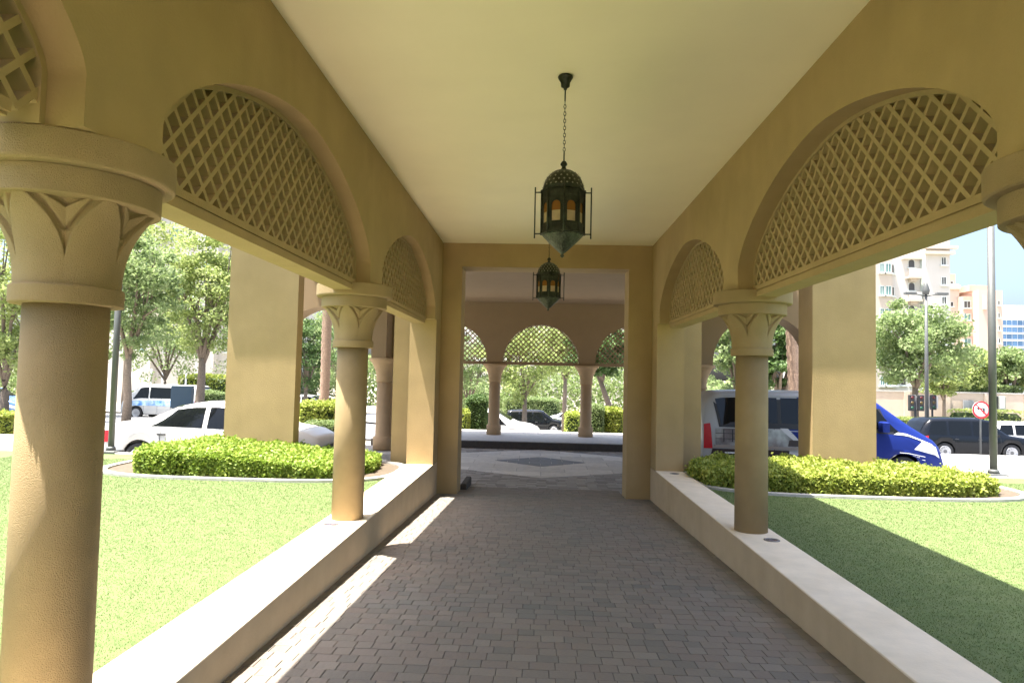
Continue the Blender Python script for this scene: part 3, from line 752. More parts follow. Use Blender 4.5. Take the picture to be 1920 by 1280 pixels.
            rm_.build('rim', m_rim, wh)
    if detail:
        mid = [wheels[0]+wr+.12, (wheels[0]+wheels[1])/2-.0, wheels[1]-wr-.10]
        for xd in mid: side_patch('door_seam', m_black, (xd, xd+.012), (xd, xd+.012), .12, .98, nx=1, nv=6, off=.004)
    if extra: extra(t, side_patch, on_side, cross_patch, x_off, ring)
    return t

paint_w = mat('car_paint_white', (.58, .57, .545), .25, spec=.6); paint_b = mat('car_paint_black', (.005, .006, .008), .15, spec=.4)
paint_s = mat('car_paint_silver', (.50, .54, .58), .25, metal=.4); paint_bl = mat('car_paint_blue', (.012, .026, .165), .4, spec=.12)
paint_g = mat('car_paint_grey', (.62, .64, .66), .25, metal=.3); paint_lb = mat('car_paint_light_blue', (.12, .22, .42), .25, metal=.3)

def sedan_extra(lights=True, handle=m_black, plate=True):
    def f(t, sp, on, cp, xo, ring):
        L = -2*xo
        sp('tail_lamp', m_red, (.015, .26), (.03, .30), .60, .95, nx=4, off=.012)
        sp('headlamp', m_lens, (L-.52, L-.06), (L-.50, L-.10), .52, .80, nx=4)
        for xh in (L*.30, L*.505):
            for s in (1, -1):
                x, y, z = on(xh, .80, 0, s); MB().box(x-.09, x+.09, min(y, y+s*.03), max(y, y+s*.03), z-.015, z+.02, bev=.006).build('door_handle', handle, t)
        r = ring(L); MB().box(-xo-.03, -xo+.012, -.45, .45, .50, .63).build('grille', m_black, t)
        MB().box(-xo-.02, -xo+.02, -.62, .62, .27, .38, bev=.01).build('bumper_intake', m_black, t)
        if plate:
            MB().box(-xo, -xo+.028, -.25, .25, .40, .50).build('number_plate', m_whitep, t); MB().box(xo-.02, xo, -.25, .25, .60, .72).build('number_plate', m_whitep, t)
        for s in (1, -1):
            x, y, z = on(L*.645, 1.0, 0, s); MB().box(x-.06, x+.08, min(y, y+s*.17), max(y, y+s*.17), z+.0, z+.13, bev=.02).build('door_mirror', [c for c in t.children if c.name.startswith('body')][0].data.materials[0], t)
    return f
def sedan(name, label, loc, rz, paint, L=4.6, H=1.46, group=None, wheels=None):
    k = L/4.6; tops = [(0, .86), (.10, .98), (.70, 1.02), (1.05, 1.12), (1.55, 1.37), (1.95, H-.02), (2.45, H), (2.85, H-.03), (3.55, 1.06), (3.7, 1.0), (4.2, .93), (4.5, .80), (4.6, .66)]
    belts = [(0, .80), (.1, .88), (1.1, .96), (2.4, .93), (3.5, .90), (4.2, .84), (4.5, .72), (4.6, .60)]
    return vehicle(name, label, 'car', loc, rz, L, 1.76, H, paint, [(a*k, b) for a, b in tops], [(a*k, b) for a, b in belts], None, wheels or (.92*k, 3.62*k), .31,
        [((1.12*k, 2.20*k), (1.60*k, 2.20*k)), ((2.30*k, 3.38*k), (2.30*k, 2.92*k))], (3.46*k, 2.93*k), (1.08*k, 1.68*k), extra=sedan_extra(), group=group)
def suv(name, label, loc, rz, paint, L=5.15, H=1.88, Wd=2.0, group=None):
    k = L/5.15; tops = [(0, 1.1), (.06, 1.30), (.25, 1.70), (.50, H-.04), (1.4, H), (2.8, H), (3.15, H-.06), (3.85, 1.28), (4.0, 1.20), (4.75, 1.10), (5.05, 1.0), (5.15, .78)]
    belts = [(0, 1.02), (.2, 1.15), (2.5, 1.14), (3.8, 1.12), (4.7, 1.04), (5.05, .9), (5.15, .7)]
    return vehicle(name, label, 'car', loc, rz, L, Wd, H, paint, [(a*k, b) for a, b in tops], [(a*k, b) for a, b in belts], None, (1.02*k, 4.02*k), .40,
        [((.28*k, 1.15*k), (.50*k, 1.15*k)), ((1.27*k, 2.25*k), (1.27*k, 2.25*k)), ((2.35*k, 3.55*k), (2.35*k, 3.15*k))], (3.72*k, 3.2*k), (.08*k, .42*k), zb=.32, roofw=.80, extra=sedan_extra(), group=group, spokes=12)
G = -2.17
# white saloon left, nose to the right
sx0, sx1 = P(215, 812, 14.5).x, P(613, 835, 14.5).x
car1 = sedan('parked_car', 'white saloon car parked behind the left hedge, its tail lamp beside the lamp post', ((sx0+sx1)/2+.10, 14.55, G), math.radians(-1.5), paint_w, L=sx1-sx0)

# blue and white van right, nose to the right
def van_extra(t, sp, on, cp, xo, ring):
    L = -2*xo
    m_scene1 = mat('van_print', (.42, .45, .42), .35, var2=(.16, .13, .12), vscale=2.2, var=.35)
    sp('tail_lamp', m_red, (.02, .20), (.03, .16), .50, 1.12, nx=3, off=.010)
    sp('blue_wrap', paint_bl, (1.95, L-.12), (1.95, L-.30), .0, .42, nx=24, nv=3, off=.007)
    sp('blue_wrap', paint_bl, (2.22, L-.30), (1.72, L-.95), .42, 1.0, nx=20, nv=5, off=.007)
    sp('window_band', m_black, (.34, 3.95), (.22, 3.66), .985, 1.97, nx=14, nv=5, off=.0055)
    sp('white_edge', paint_w, (2.10, 2.26), (1.60, 1.76), .42, 1.0, nx=3, off=.010)
    sp('white_edge', paint_w, (1.78, 1.98), (1.78, 1.98), .0, .47, nx=2, off=.009)
    sp('printed_panel', m_scene1, (.26, 2.04), (.26, 1.62), .58, .96, nx=8, off=.012)
    for x in (.42, .60, .78): sp('printed_line', m_black, (x, x+.02), (x, x+.02), .66, .94, nx=1, off=.014, sides=(-1,))
    for v in (.72, .84): sp('printed_line', m_black, (.26, .95), (.26, .95), v, v+.012, nx=3, nv=1, off=.0145, sides=(-1,))
    sp('printed_furniture', mat('print_dark', (.04, .025, .022), .4), (.86, 1.1), (.95, 1.1), .60, .86, nx=3, off=.015, sides=(-1,))
    sp('printed_furniture', mat('print_dark', (.04, .025, .022), .4), (1.75, 2.0), (1.78, 1.98), .60, .74, nx=3, off=.015, sides=(-1,))
    sp('printed_bench', mat('print_taupe', (.30, .26, .22), .4), (.22, 1.95), (.22, 1.95), .52, .585, nx=6, nv=1, off=.0155, sides=(-1,))
    sp('lower_print', mat('print_dark', (.04, .025, .022), .4), (.08, 1.78), (.2, 1.78), .04, .50, nx=10, off=.010, sides=(-1,))
    sp('handle_plate', m_whitep, (.45, .78), (.45, .78), .40, .43, nx=2, nv=1, off=.014, sides=(-1,))
    for i in range(3): sp('small_print', m_whitep, (4.02, 4.55-.12*(i % 2)), (4.02, 4.55-.12*(i % 2)), .56-.05*i, .575-.05*i, nx=3, nv=1, off=.012, sides=(-1,))
    for i in range(7): sp('small_print', m_whitep, (2.02+.35, 2.04+.35), (2.37, 2.39), .10+.06*i, .125+.06*i, nx=1, nv=1, off=.012, sides=(-1,))
    sp('small_print', m_whitep, (2.24, 2.42), (2.24, 2.42), .70, .77, nx=1, nv=1, off=.012, sides=(-1,))
    me = [c for c in t.children if c.name.startswith('body')][0].data; me.materials.append(paint_bl)
    for p_ in me.polygons:
        c_ = p_.center
        if c_.x > 1.95-L/2 and c_.z < 1.86: p_.material_index = 1
    sp('headlamp', m_lens, (L-.70, L-.12), (L-.52, L-.20), .70, .98, nx=5, off=.010)
    sp('white_stripe', paint_w, (L*.78, L-.25), (L*.80, L-.30), .99, 1.12, nx=8, nv=1, off=.012)
    sp('white_swoosh', paint_w, (3.55, 4.0), (3.55, 3.72), .0, .36, nx=3, off=.009)
    MB().box(-xo-.05, -xo+.02, -.6, .6, .55, .75, bev=.01).build('grille', m_black, t)
    for s in (1, -1):
        x, y, z = on(L*.73, 1.0, 0, s); MB().box(x-.05, x+.09, min(y, y+s*.2), max(y, y+s*.2), z+.02, z+.24, bev=.03).build('door_mirror', paint_bl, t)
vx0, vx1 = P(1309, 800, 15.2).x, P(1748, 870, 15.2).x
Lv = vx1-vx0; k = Lv/5.15
van = vehicle('parked_van', 'blue and white passenger van with printed side panels behind the right hedge', 'van', ((vx0+vx1)/2, 15.55, G), math.radians(-1.2), Lv, 1.9, 1.93, mat('van_white_shaded', (.40, .40, .385), .3, spec=.4),  # white body paint greyed: the canopy's shade is put into the colour
    [(a*k, b) for a, b in [(0, 1.5), (.08, 1.72), (.3, 1.90), (.8, 1.93), (2.2, 1.94), (3.3, 1.92), (3.7, 1.82), (4.35, 1.36), (4.5, 1.26), (4.95, 1.0), (5.1, .85), (5.15, .6)]],
    [(a*k, b) for a, b in [(0, 1.18), (.3, 1.19), (3.5, 1.16), (4.3, 1.10), (4.95, .88), (5.1, .72), (5.15, .52)]], None, (1.05*k, 4.22*k), .33,
    [((.40*k, 1.60*k), (.28*k, 1.60*k)), ((1.68*k, 3.02*k), (1.68*k, 3.02*k)), ((3.12*k, 4.22*k), (3.12*k, 3.66*k))], (4.34*k, 3.86*k, .70), None, zb=.26, roofw=.82, extra=van_extra, spokes=7, tailw=.94, nosew=.80)
# cars further off
def gpt(px, Y, dz=0): p = P(px, 700, Y); return (p.x, Y, gz(p.x, Y)+dz)
p = gpt(1811, 34); suv('parked_car', 'black sport utility car on the road right of the blue van, behind the no-turn sign', (p[0], 34, -3.52), 0, paint_b, L=5.25, H=1.95)
p = gpt(1007, 52); suv('parked_car', 'black sport utility car seen through the middle arch of the portico', (p[0], 52, -4.42), 0, paint_b, L=4.75, H=1.82)
p = gpt(1069, 60); sedan('parked_car', 'pale silver car behind the black car in the middle arch', (p[0], 60, -4.5), 0, paint_g, L=4.5)
p = gpt(935, 29); sedan('parked_car', 'white car whose bonnet slopes down right of the left portico column', (P(910, 700, 29).x-0.0, 29, -2.98), math.radians(-4), paint_w, L=4.7, H=1.52)
p = gpt(1930, 40); suv('parked_car', 'white sport utility car at the right edge of the photo behind the black one', (P(1925, 700, 41).x, 41, -3.95), 0, paint_w, L=5.1)
sedan('parked_car', 'silver-blue car of which the roof shows above the bonnet of the blue van', (P(1685, 700, 39).x, 39, -3.72), 0, paint_lb, L=4.6)
sedan('parked_car', 'light blue car at the far left edge of the photo behind the nearest column', (P(-22, 700, 36).x, 36, gz(P(-22, 700, 36).x, 36)+.02), 0, paint_lb, L=4.6, H=1.55)
sedan('parked_car', 'distant white car between the left pillar and the palm trunk', (P(575, 700, 46).x, 46, gz(P(575, 700, 46).x, 46)+.1), 0, paint_w, L=4.5)
# white minibus on the left
def bus_extra(t, sp, on, cp, xo, ring):
    L = -2*xo
    sp('blue_band', mat('band_blue', (.06, .22, .55), .4, var2=(.45, .60, .75), vscale=2.5), (.1, L-.3), (.1, L-.35), .56, .90, nx=10, off=.01)
    sp('portrait_print', mat('print_skin', (.45, .33, .22), .5), (2.35, 2.75), (2.40, 2.70), 1.0, 1.75, nx=2, off=.014, sides=(-1,))
    sp('tail_lamp', m_red, (.03, .18), (.03, .18), .5, .95, nx=2, off=.012); sp('headlamp', m_lens, (L-.5, L-.1), (L-.4, L-.12), .6, .8, nx=3, off=.012)
bL = (P(372, 700, 40).x-P(245, 700, 40).x)*1.12
bus = vehicle('minibus', 'white minibus with a blue band parked beyond the saloon car, a tree trunk in front', 'minibus', (P(245, 700, 40).x+bL/2, 40, gz(P(300, 700, 40).x, 40)-.02), math.radians(180), bL, 1.95, 1.98, paint_w,
    [(0, 1.75), (.05, 1.88), (.3, 1.98), (bL-1.5, 1.98), (bL-1.1, 1.9), (bL-.5, 1.45), (bL-.12, 1.15), (bL, .8)], [(0, 1.18), (bL-1.2, 1.18), (bL-.5, 1.1), (bL-.1, .95), (bL, .7)], None, (1.1, bL-1.0), .35,
    [((.25, 1.35), (.25, 1.35)), ((1.43, 2.85), (1.43, 2.85)), ((2.93, bL-.75), (2.93, bL-1.2))], (bL-.55, bL-1.1), (.01, .1), zb=.28, roofw=.86, extra=bus_extra, tailw=.96, nosew=.86)

# ---------------- poles, signs
def pole(name, label, cat, px, Y, r0, r1, h, zb, lean=0, base=True, m=m_steel, group=None):
    p = P(px, 800, Y); t = thing(name, label, cat, (p.x, Y, zb), 0, group)
    MB().lathe([(r0, 0), (r0*.97, h*.62)], 16).build('lower_pole', m, t)
    MB().lathe([(r0*1.15, h*.62), (r0*1.15, h*.63), (r1, h*.632), (r1*.85, h)], 16).build('upper_pole', m, t)
    if base:
        MB().box(-.16, .16, -.16, .16, -.02, .05, bev=.01).build('base_plate', m, t)
        MB().lathe([(r0*1.5, .05), (r0*1.4, .10), (r0*1.05, .12)], 14).build('collar', m, t)
    return t
t = pole('lamp_post', 'tall grey lamp post on the lawn edge just right of the nearest column', 'lamp post', 210, 12.25, .055, .045, 6.5, ZLAWN)
mb = MB(); mb.tube([(0, 0, 6.4), (.3, 0, 6.7), (.9, 0, 6.8)], .03, 8); mb.build('arm', m_steel, t); MB().box(.8, 1.35, -.1, .1, 6.74, 6.86, bev=.02).build('lamp_head', m_steel, t)
t = pole('lamp_post', 'tall grey lamp post with a white box, at the right of the photo', 'lamp post', 1862, 12.4, .062, .05, 7.5, ZLAWN)
mb = MB(); mb.tube([(0, 0, 7.4), (.3, 0, 7.7), (.9, 0, 7.8)], .03, 8); mb.build('arm', m_steel, t); MB().box(.8, 1.35, -.1, .1, 7.74, 7.86, bev=.02).build('lamp_head', m_steel, t)
MB().box(.075, .19, -.05, .05, 1.17, 1.40, bev=.006).build('junction_box', mat('box_grey', (.35, .35, .34), .5), t)
MB().box(.09, .165, -.056, -.0505, 1.19, 1.38).build('box_cover', m_whitep, t)
# far street light with lamp cluster
p = P(1738, 785, 36); t = thing('street_light', 'slim far street light with a lamp cluster in front of the white apartment block', 'street light', (p.x, 36, gz(p.x, 36)))
hh = P(1738, 552, 36).z-gz(p.x, 36)
MB().lathe([(.11, 0), (.085, hh*.6), (.06, hh)], 12).build('mast', m_steel, t)
MB().lathe([(.22, 0), (.22, .3), (.12, .35)], 12).build('foot', m_steel, t)
for a in (0, math.pi): MB().tube([(0, 0, hh-.1), (.45*math.cos(a), 0, hh), (.8*math.cos(a), 0, hh)], .035, 6).build('arm', m_steel, t)
for a in (-.8, .8): MB().box(a-.28, a+.28, -.12, .12, hh-.02, hh+.12, bev=.03).build('lamp_head', m_steel, t)
MB().lathe([(.14, hh), (.18, hh+.2), (.1, hh+.5), (.03, hh+.7)], 10).build('camera_dome', m_steel, t)
# traffic lights
def traffic_light(px, Y, lb, h, dbl=False):
    p = P(px, 760, Y); zb = gz(p.x, Y); t = thing('traffic_light', lb, 'traffic light', (p.x, Y, zb), 0, group='traffic lights at the crossing')
    MB().lathe([(.07, 0), (.06, h)], 10).build('mast', m_black, t)
    for dx in ((-.28, .28) if dbl else (0,)):
        MB().box(dx-.17, dx+.17, -.2, .0, h-1.0, h, bev=.03).build('signal_head', m_black, t)
        for i, c in enumerate(((.25, .02, .02), (.25, .15, .02), (.02, .18, .08))):
            MB().lathe([(.10, -.215), (.10, -.202)], 14, (dx, 0, h-.18-.32*i), axis='y').build('signal_lens', mat('lens%d' % i, tuple(v*.3 for v in c), .3), t)
    MB().box(-.4, .4, .02, .05, h-.9, h-.1, bev=.01).build('backing_board', mat('board_pale', (.55, .53, .5), .7), t)
traffic_light(1716, 44, 'black traffic light with white backing board below the big street tree', 3.2, True)
traffic_light(1748, 47, 'second traffic light right of the far street light', 3.3)
# no-left-turn sign
p = P(1838, 768, 29); zb = gz(p.x, 29); zc = p.z; t = thing('road_sign', 'round red-ringed no-left-turn sign on a thin post before the black car', 'road sign', (p.x, 29, zb))
R0 = .36
MB().lathe([(.035, 0), (.035, zc-zb+.3)], 10).build('post', m_steel, t)
mb = MB(); mb.lathe([(R0, -.06), (R0, -.05)], 32, (0, 0, zc-zb), axis='y'); dsc = mb.build('sign_disc', m_whitep, t)
mb = MB(); N = 40; vs = []
for k in range(N):
    a = 2*math.pi*k/N
    for r_ in (R0, R0*.80): vs += [(r_*math.cos(a), -.066, zc-zb+r_*math.sin(a))]
mb.add(vs, [(2*k, 2*((k+1) % N), 2*((k+1) % N)+1, 2*k+1) for k in range(N)]); mb.build('red_ring', m_signred, dsc)
z_ = zc-zb
mb = MB(); mb.add([(-.20, -.064, z_+.06), (-.08, -.064, z_+.15), (-.08, -.064, z_+.09), (.14, -.064, z_+.09), (.14, -.064, z_-.16), (.07, -.064, z_-.16), (.07, -.064, z_+.03), (-.08, -.064, z_+.03), (-.08, -.064, z_-.03)], [(8, 7, 6, 5, 4, 3, 2, 1, 0)]); mb.build('turn_arrow', m_black, dsc)
c_, s_ = math.cos(math.radians(-45)), math.sin(math.radians(-45)); mb = MB()
mb.add([(a*c_-b*s_, -.068, z_+a*s_+b*c_) for a, b in ((-.30, -.03), (.30, -.03), (.30, .03), (-.30, .03))], [(0, 1, 2, 3)]); mb.build('red_bar', m_signred, dsc)
# dark blue notice board in front of the minibus
p0, p1 = P(322, 756, 30), P(362, 723, 30); zb = gz(p0.x, 30); t = thing('notice_board', 'plain dark blue board standing in front of the minibus', 'board', ((p0.x+p1.x)/2, 30, zb))
hwb = (p1.x-p0.x)/2; MB().box(-hwb, hwb, -.12, .12, p0.z-zb-.2, p1.z-zb, bev=.02).build('panel', m_navy, t)
for s in (-1, 1): MB().box(s*hwb*.8-.04, s*hwb*.8+.04, -.04, .04, 0, p0.z-zb-.2).build('leg', m_navy, t)
# railing / thin white posts behind the minibus
for i, px in enumerate((283, 304, 348)):
    pp = P(px, 720, 52); zb = gz(pp.x, 52)
    if i == 0:
        b0 = thing('marker_post', 'leftmost thin white post, above the cab of the minibus', 'post', (pp.x, 52, zb), 0, group='thin white posts behind the minibus'); MB().lathe([(.06, 0), (.06, P(px, 693, 52).z-zb), (.03, P(px, 691, 52).z-zb)], 10).build('shaft', m_whitep, b0)
        MB().lathe([(.12, 0), (.12, .1)], 10).build('foot', m_steel, b0)
    else: dup(b0, (pp.x, 52, zb), label=('thin white post in front of the hedge row, middle one of three', 'rightmost thin white post, beside the notice board')[i-1])

# ---------------- trees
def tree(name, label, px, Y, ztop, zcrown, rx, m, seed, n=9000, lsize=.14, trunk=.13, fork=2, lean=0.0, x=None, zb=None, dense=1.0, group=None):
    rs = np.random.RandomState(seed); rr = random.Random(seed)
    X = P(px, 700, Y).x if x is None else x
    z0 = gz(X, Y) if zb is None else zb
    t = thing(name, label, 'tree', (X, Y, z0), 0, group); H_ = ztop-z0; hc = zcrown-z0
    mb = MB(); fk = []
    top = Vector((lean, 0, hc)); pts = [Vector((0, 0, -.1)), Vector((lean*.15+rr.uniform(-.05, .05), 0, hc*.35)), Vector((lean*.6, rr.uniform(-.05, .05), hc*.7)), top]
    mb.tube(pts, [trunk*1.25, trunk, trunk*.85, trunk*.7], 9); mb.build('trunk', m_bark, t)
    ends = []; nb = 7
    for i in range(nb):
        a = 2*math.pi*i/nb+rr.uniform(-.4, .4); rad = rx*rr.uniform(.45, .8); zz = hc+(H_-hc)*rr.uniform(.25, .85); st = top.lerp(pts[2], rr.uniform(0, .5))
        e = Vector((lean+rad*math.cos(a), rad*math.sin(a), zz)); md = st.lerp(e, .5)+Vector((rr.uniform(-.2, .2)*rx*.3, rr.uniform(-.2, .2)*rx*.3, .12*(H_-hc)))
        b = MB(); b.tube([st, md, e], [trunk*.5, trunk*.32, trunk*.12], 6)
        for q in range(3):
            e2 = md+Vector((rr.uniform(-1, 1)*rx*.4, rr.uniform(-1, 1)*rx*.4, rr.uniform(.1, .5)*(H_-hc))); b.tube([md, e2], [trunk*.22, trunk*.06], 5); ends.append(e2)
        b.build('limb', m_bark, t); ends.append(e)
    # clumps
    cz = (H_+hc)/2; hz = (H_-hc)/2*1.15; cl_ = []
    nc = int(46*dense)
    while len(cl_) < nc:
        q = rs.normal(size=3); q /= np.linalg.norm(q); q *= rs.rand()**.4
        c = np.array([lean+q[0]*rx, q[1]*rx, cz+q[2]*hz])
        if c[2] > hc*.75: cl_.append(c)
    cl_ += [np.array(e) for e in ends]
    cs = np.array(cl_); w = rs.uniform(.5, 1.5, len(cs)); w /= w.sum(); idx = rs.choice(len(cs), n, p=w)
    cr = rx*.22*rs.uniform(.6, 1.4, len(cs))
    d = rs.normal(size=(n, 3)); d /= np.linalg.norm(d, axis=1)[:, None]; d *= (rs.rand(n)**.45)[:, None]
    c = cs[idx]+d*cr[idx][:, None]*np.array([1.15, 1.15, .75])
    link('crown', leaves(c, lsize, m, 'crown', rs, up=.4, aspect=.6), t, kind='stuff')
    return t
def zpx(px, py, Y): return P(px, py, Y).z
def tr(label, px, Y, ytop, ycrown, wpx, m, seed, **kw):
    kw['n'] = int(kw.get('n', 9000)*.85); kw['lsize'] = kw.get('lsize', .14)*1.25; kw['dense'] = 1.5; wpx *= 1.2; ycrown += 12
    return tree(kw.pop('name', 'street_tree'), label, px, Y, zpx(px, ytop, Y), zpx(px, ycrown, Y), wpx/2*Y/1280, m, seed, **kw)
tr('tall leafy tree with a pinkish trunk behind the saloon car, right of the notice board', 378, 33, 420, 660, 150, m_leafy, 21, n=17000, trunk=.22)
tr('dark-trunked tree standing in front of the minibus, right of the lamp post', 240, 27, 430, 650, 150, m_leafm, 22, n=15000, trunk=.16, lsize=.12)
tr('airy tree behind the minibus between two taller street trees', 310, 44, 520, 690, 150, m_leafm, 23, n=11000, trunk=.16)
tr('bright green tree at the left edge of the photo behind the nearest column', 10, 30, 380, 700, 190, m_leafy, 24, n=15000, trunk=.2)
tr('tree rising behind the nearest column', 120, 38, 400, 690, 200, m_leafm, 25, n=12000, trunk=.2)
tr('pale green tree against the left edge of the broad left pillar', 440, 46, 470, 690, 140, m_leafm, 26, n=9000, trunk=.18)
tr('tall thin-leaved tree before the pale building on the left', 235, 52, 350, 640, 200, m_leafy, 27, n=9000, trunk=.2, lsize=.2)
tr('dark green tree between the left pillar and the palm trunk', 575, 44, 590, 715, 90, m_leafd, 28, n=9000, trunk=.16)
tr('pale tree right of the leaning palm trunk', 640, 56, 560, 720, 130, m_leafm, 29, n=8000, trunk=.18, lsize=.18)
tr('yellow-green tree filling the left half of the middle arch', 985, 40, 600, 730, 150, m_leafy, 30, n=14000, trunk=.16)
tr('pale tree in the left portico arch', 880, 48, 610, 745, 90, m_leafm, 31, n=7000, trunk=.14)
tr('yellow-green tree in the right half of the middle arch', 1060, 46, 600, 690, 90, m_leafy, 32, n=7000, trunk=.16, lsize=.16)
tr('dark leaning tree in the right portico arch', 1160, 30, 610, 690, 100, m_leafd, 33, n=9000, trunk=.14, lean=-.9)
tr('dense dark tree between the blue van and the wing arch', 1385, 30, 590, 735, 110, m_leafm, 34, n=10000, trunk=.16)
tr('dark green tree between the middle right column and the right pillar', 1462, 27, 590, 735, 85, m_leafd, 35, n=12000, trunk=.16)
tr('big rounded street tree in front of the white apartment block', 1716, 50, 572, 712, 165, m_leafm, 36, n=22000, trunk=.26, lsize=.2)
tr('light green tree on the terrace right of the big street tree', 1800, 62, 655, 722, 90, m_leafy, 37, n=9000, trunk=.2, lsize=.22)
tr('dark green tree on the terrace just left of the right lamp post', 1845, 66, 662, 722, 60, m_leafm, 38, n=8000, trunk=.2, lsize=.22)
tr('green tree on the terrace just right of the right lamp post', 1893, 62, 655, 722, 75, m_leafm, 39, n=9000, trunk=.2, lsize=.22)
tr('pale flowering tree below the big street tree at the terrace', 1770, 57, 672, 730, 70, m_leafy, 40, n=7000, trunk=.15, lsize=.2)
tr('green tree at the right edge of the photo on the terrace', 1945, 64, 660, 722, 80, m_leafy, 41, n=8000, trunk=.2, lsize=.22)
tree('garden_tree', 'lawn tree just outside the left edge of the photo', 0, 9.6, 4.2, 1.2, 1.7, m_leafm, 42, x=-11.6, zb=ZLAWN, n=12000, lsize=.11)
# far belt of trees behind everything (one mass)
rs = np.random.RandomState(50); N_ = 60000
xx = rs.uniform(-90, 70, N_); base_h = 2.4+1.2*np.sin(xx*.23)+.8*np.sin(xx*.61+1)+.5*np.sin(xx*1.7)
xx_ = xx; yy = rs.uniform(74, 82, N_); ok = ~((xx > 25)) ; base_h = np.where(ok, base_h, .6)
zz = -4.4+(base_h+2.4)*rs.rand(N_)**.8
link('tree_belt', leaves(np.stack([xx_, yy, zz], 1), .5, m_leafm, 'tree_belt', rs, up=.3), None, kind='stuff', label='far belt of trees behind the roads')

# palms
def palm(px0, px1, py0, py1, Y, r, label, fr=True):
    a, b = P(px0, py0, Y), P(px1, py1, Y); zb = gz(a.x, Y); t = thing('palm_tree', label, 'palm', (a.x, Y, zb))
    dxz = (b.x-a.x)/(b.z-a.z); top = b.z-zb+1.2; mb = MB(); N = int(top/.11); pts = []; rad = []
    for i in range(N+1):
        z = top*i/N; pts.append((dxz*z-dxz*0+.04*math.sin(z), 0, z)); rad.append(r*(1.08 if i % 2 else .95)*(1.25-.25*min(z/1.0, 1)))
    mb.tube(pts, rad, 12); mb.build('trunk', m_palmb, t)
    tp = Vector(pts[-1]); rr = random.Random(int(px0))
    for k in range(22):
        a_ = 2*math.pi*k/22+rr.uniform(-.1, .1); el = rr.uniform(-.2, 1.1); Lf = rr.uniform(1.7, 2.3); f = MB(); pp = []
        for i in range(9):
            s = i/8; pp.append(tp+Vector((math.cos(a_)*Lf*s*math.cos(el*.6), math.sin(a_)*Lf*s*math.cos(el*.6), Lf*(s*math.sin(el)-s*s*.75))))
        f.tube(pp, [.03*(1-.8*i/8) for i in range(9)], 5)
        for i in range(1, 9):
            for q in (0, .5):
                p_ = pp[i-1].lerp(pp[i], q); d = (pp[i]-pp[i-1]).normalized(); sd = d.cross(Vector((0, 0, 1))).normalized()
                for s in (1, -1):
                    e = p_+sd*s*.42*(1-.55*i/8)+d*.22-Vector((0, 0, .10)); f.add([p_, p_+d*.04, e], [(0, 1, 2)])
        f.build('frond', m_leafm, t)
palm(603, 613, 752, 600, 24, .17, 'leaning palm trunk between the left pillar and the middle left column')
palm(1489, 1488, 735, 610, 22, .19, 'straight palm trunk just left of the right pillar')

# ---------------- far hedges and shrubs
def fh(px0, px1, pyt, Y, dy, lb, seed, m, n=9000, size=.09, zb=None, name='hedge'):
    a, b = P(px0, 700, Y), P(px1, 700, Y); zt_ = P((px0+px1)/2, pyt, Y).z; z0 = gz((a.x+b.x)/2, Y) if zb is None else zb
    return hedge(name, a.x, b.x, Y, Y+dy, zt_, lb, seed, n, m, zb=z0, size=size)
fh(553, 632, 757, 21.0, 1.6, 'yellow-green clipped hedge between the left pillar and the middle left column', 61, m_hedge2, 14000, .07, zb=-2.2)
fh(572, 640, 794, 19.4, .8, 'low dark green hedge strip in front of the yellow-green hedge', 62, m_leafm, 7000, .06, zb=-2.17)
fh(944, 1051, 747, 60, 2.5, 'long green hedge behind the black car in the middle arch', 63, m_leafm, 14000, .12)
fh(873, 914, 745, 25.4, 1.0, 'dark square clipped hedge left of the left portico column', 64, m_leafd, 12000, .05)
fh(862, 880, 772, 24.4, .8, 'yellowish shrub at the left edge of the doorway view', 65, m_hedge2, 5000, .06, name='shrub')
fh(1106, 1136, 762, 24.6, .9, 'brownish green shrub right of the right portico column', 66, m_leafm, 7000, .06, name='shrub')
fh(1134, 1172, 768, 25.2, 1.0, 'yellow-green shrub at the right edge of the doorway view', 67, m_hedge2, 8000, .07, name='shrub')
fh(1062, 1090, 775, 34, 1.5, 'small bright shrub left of the right portico column', 68, m_hedge2, 5000, .09, name='shrub')
fh(235, 330, 735, 55, 2, 'trimmed hedge row on the far side of the road left', 69, m_leafm, 9000, .14)
fh(328, 430, 703, 57, 2, 'yellow-green hedge row under the trees left of the pillar', 70, m_hedge2, 9000, .14)
fh(365, 410, 735, 37, 1.2, 'small hedge right of the notice board', 71, m_leafm, 6000, .09)
fh(-10, 36, 748, 46, 2, 'yellow-green hedge at the far left behind the light blue car', 72, m_hedge2, 6000, .12)
fh(-20, 22, 776, 21.2, 1, 'small bright shrub at the left edge of the photo beside the road', 73, m_hedge2, 5000, .07, zb=-2.3, name='shrub')
fh(1640, 1672, 772, 44, 2, 'bright hedge between the right pillar and the far cars', 74, m_hedge2, 5000, .11)
fh(1500, 1920, 785, 46, 1.2, 'long hedge along the far roadside behind the cars on the right', 75, m_leafy, 18000, .12)
fh(1752, 1925, 722, 60.5, 2.0, 'terrace hedge on top of the beige retaining wall', 76, m_leafm, 16000, .16, zb=-1.2)
fh(1780, 1925, 768, 58.5, .8, 'low planting at the foot of the beige retaining wall', 77, m_leafy, 8000, .12)

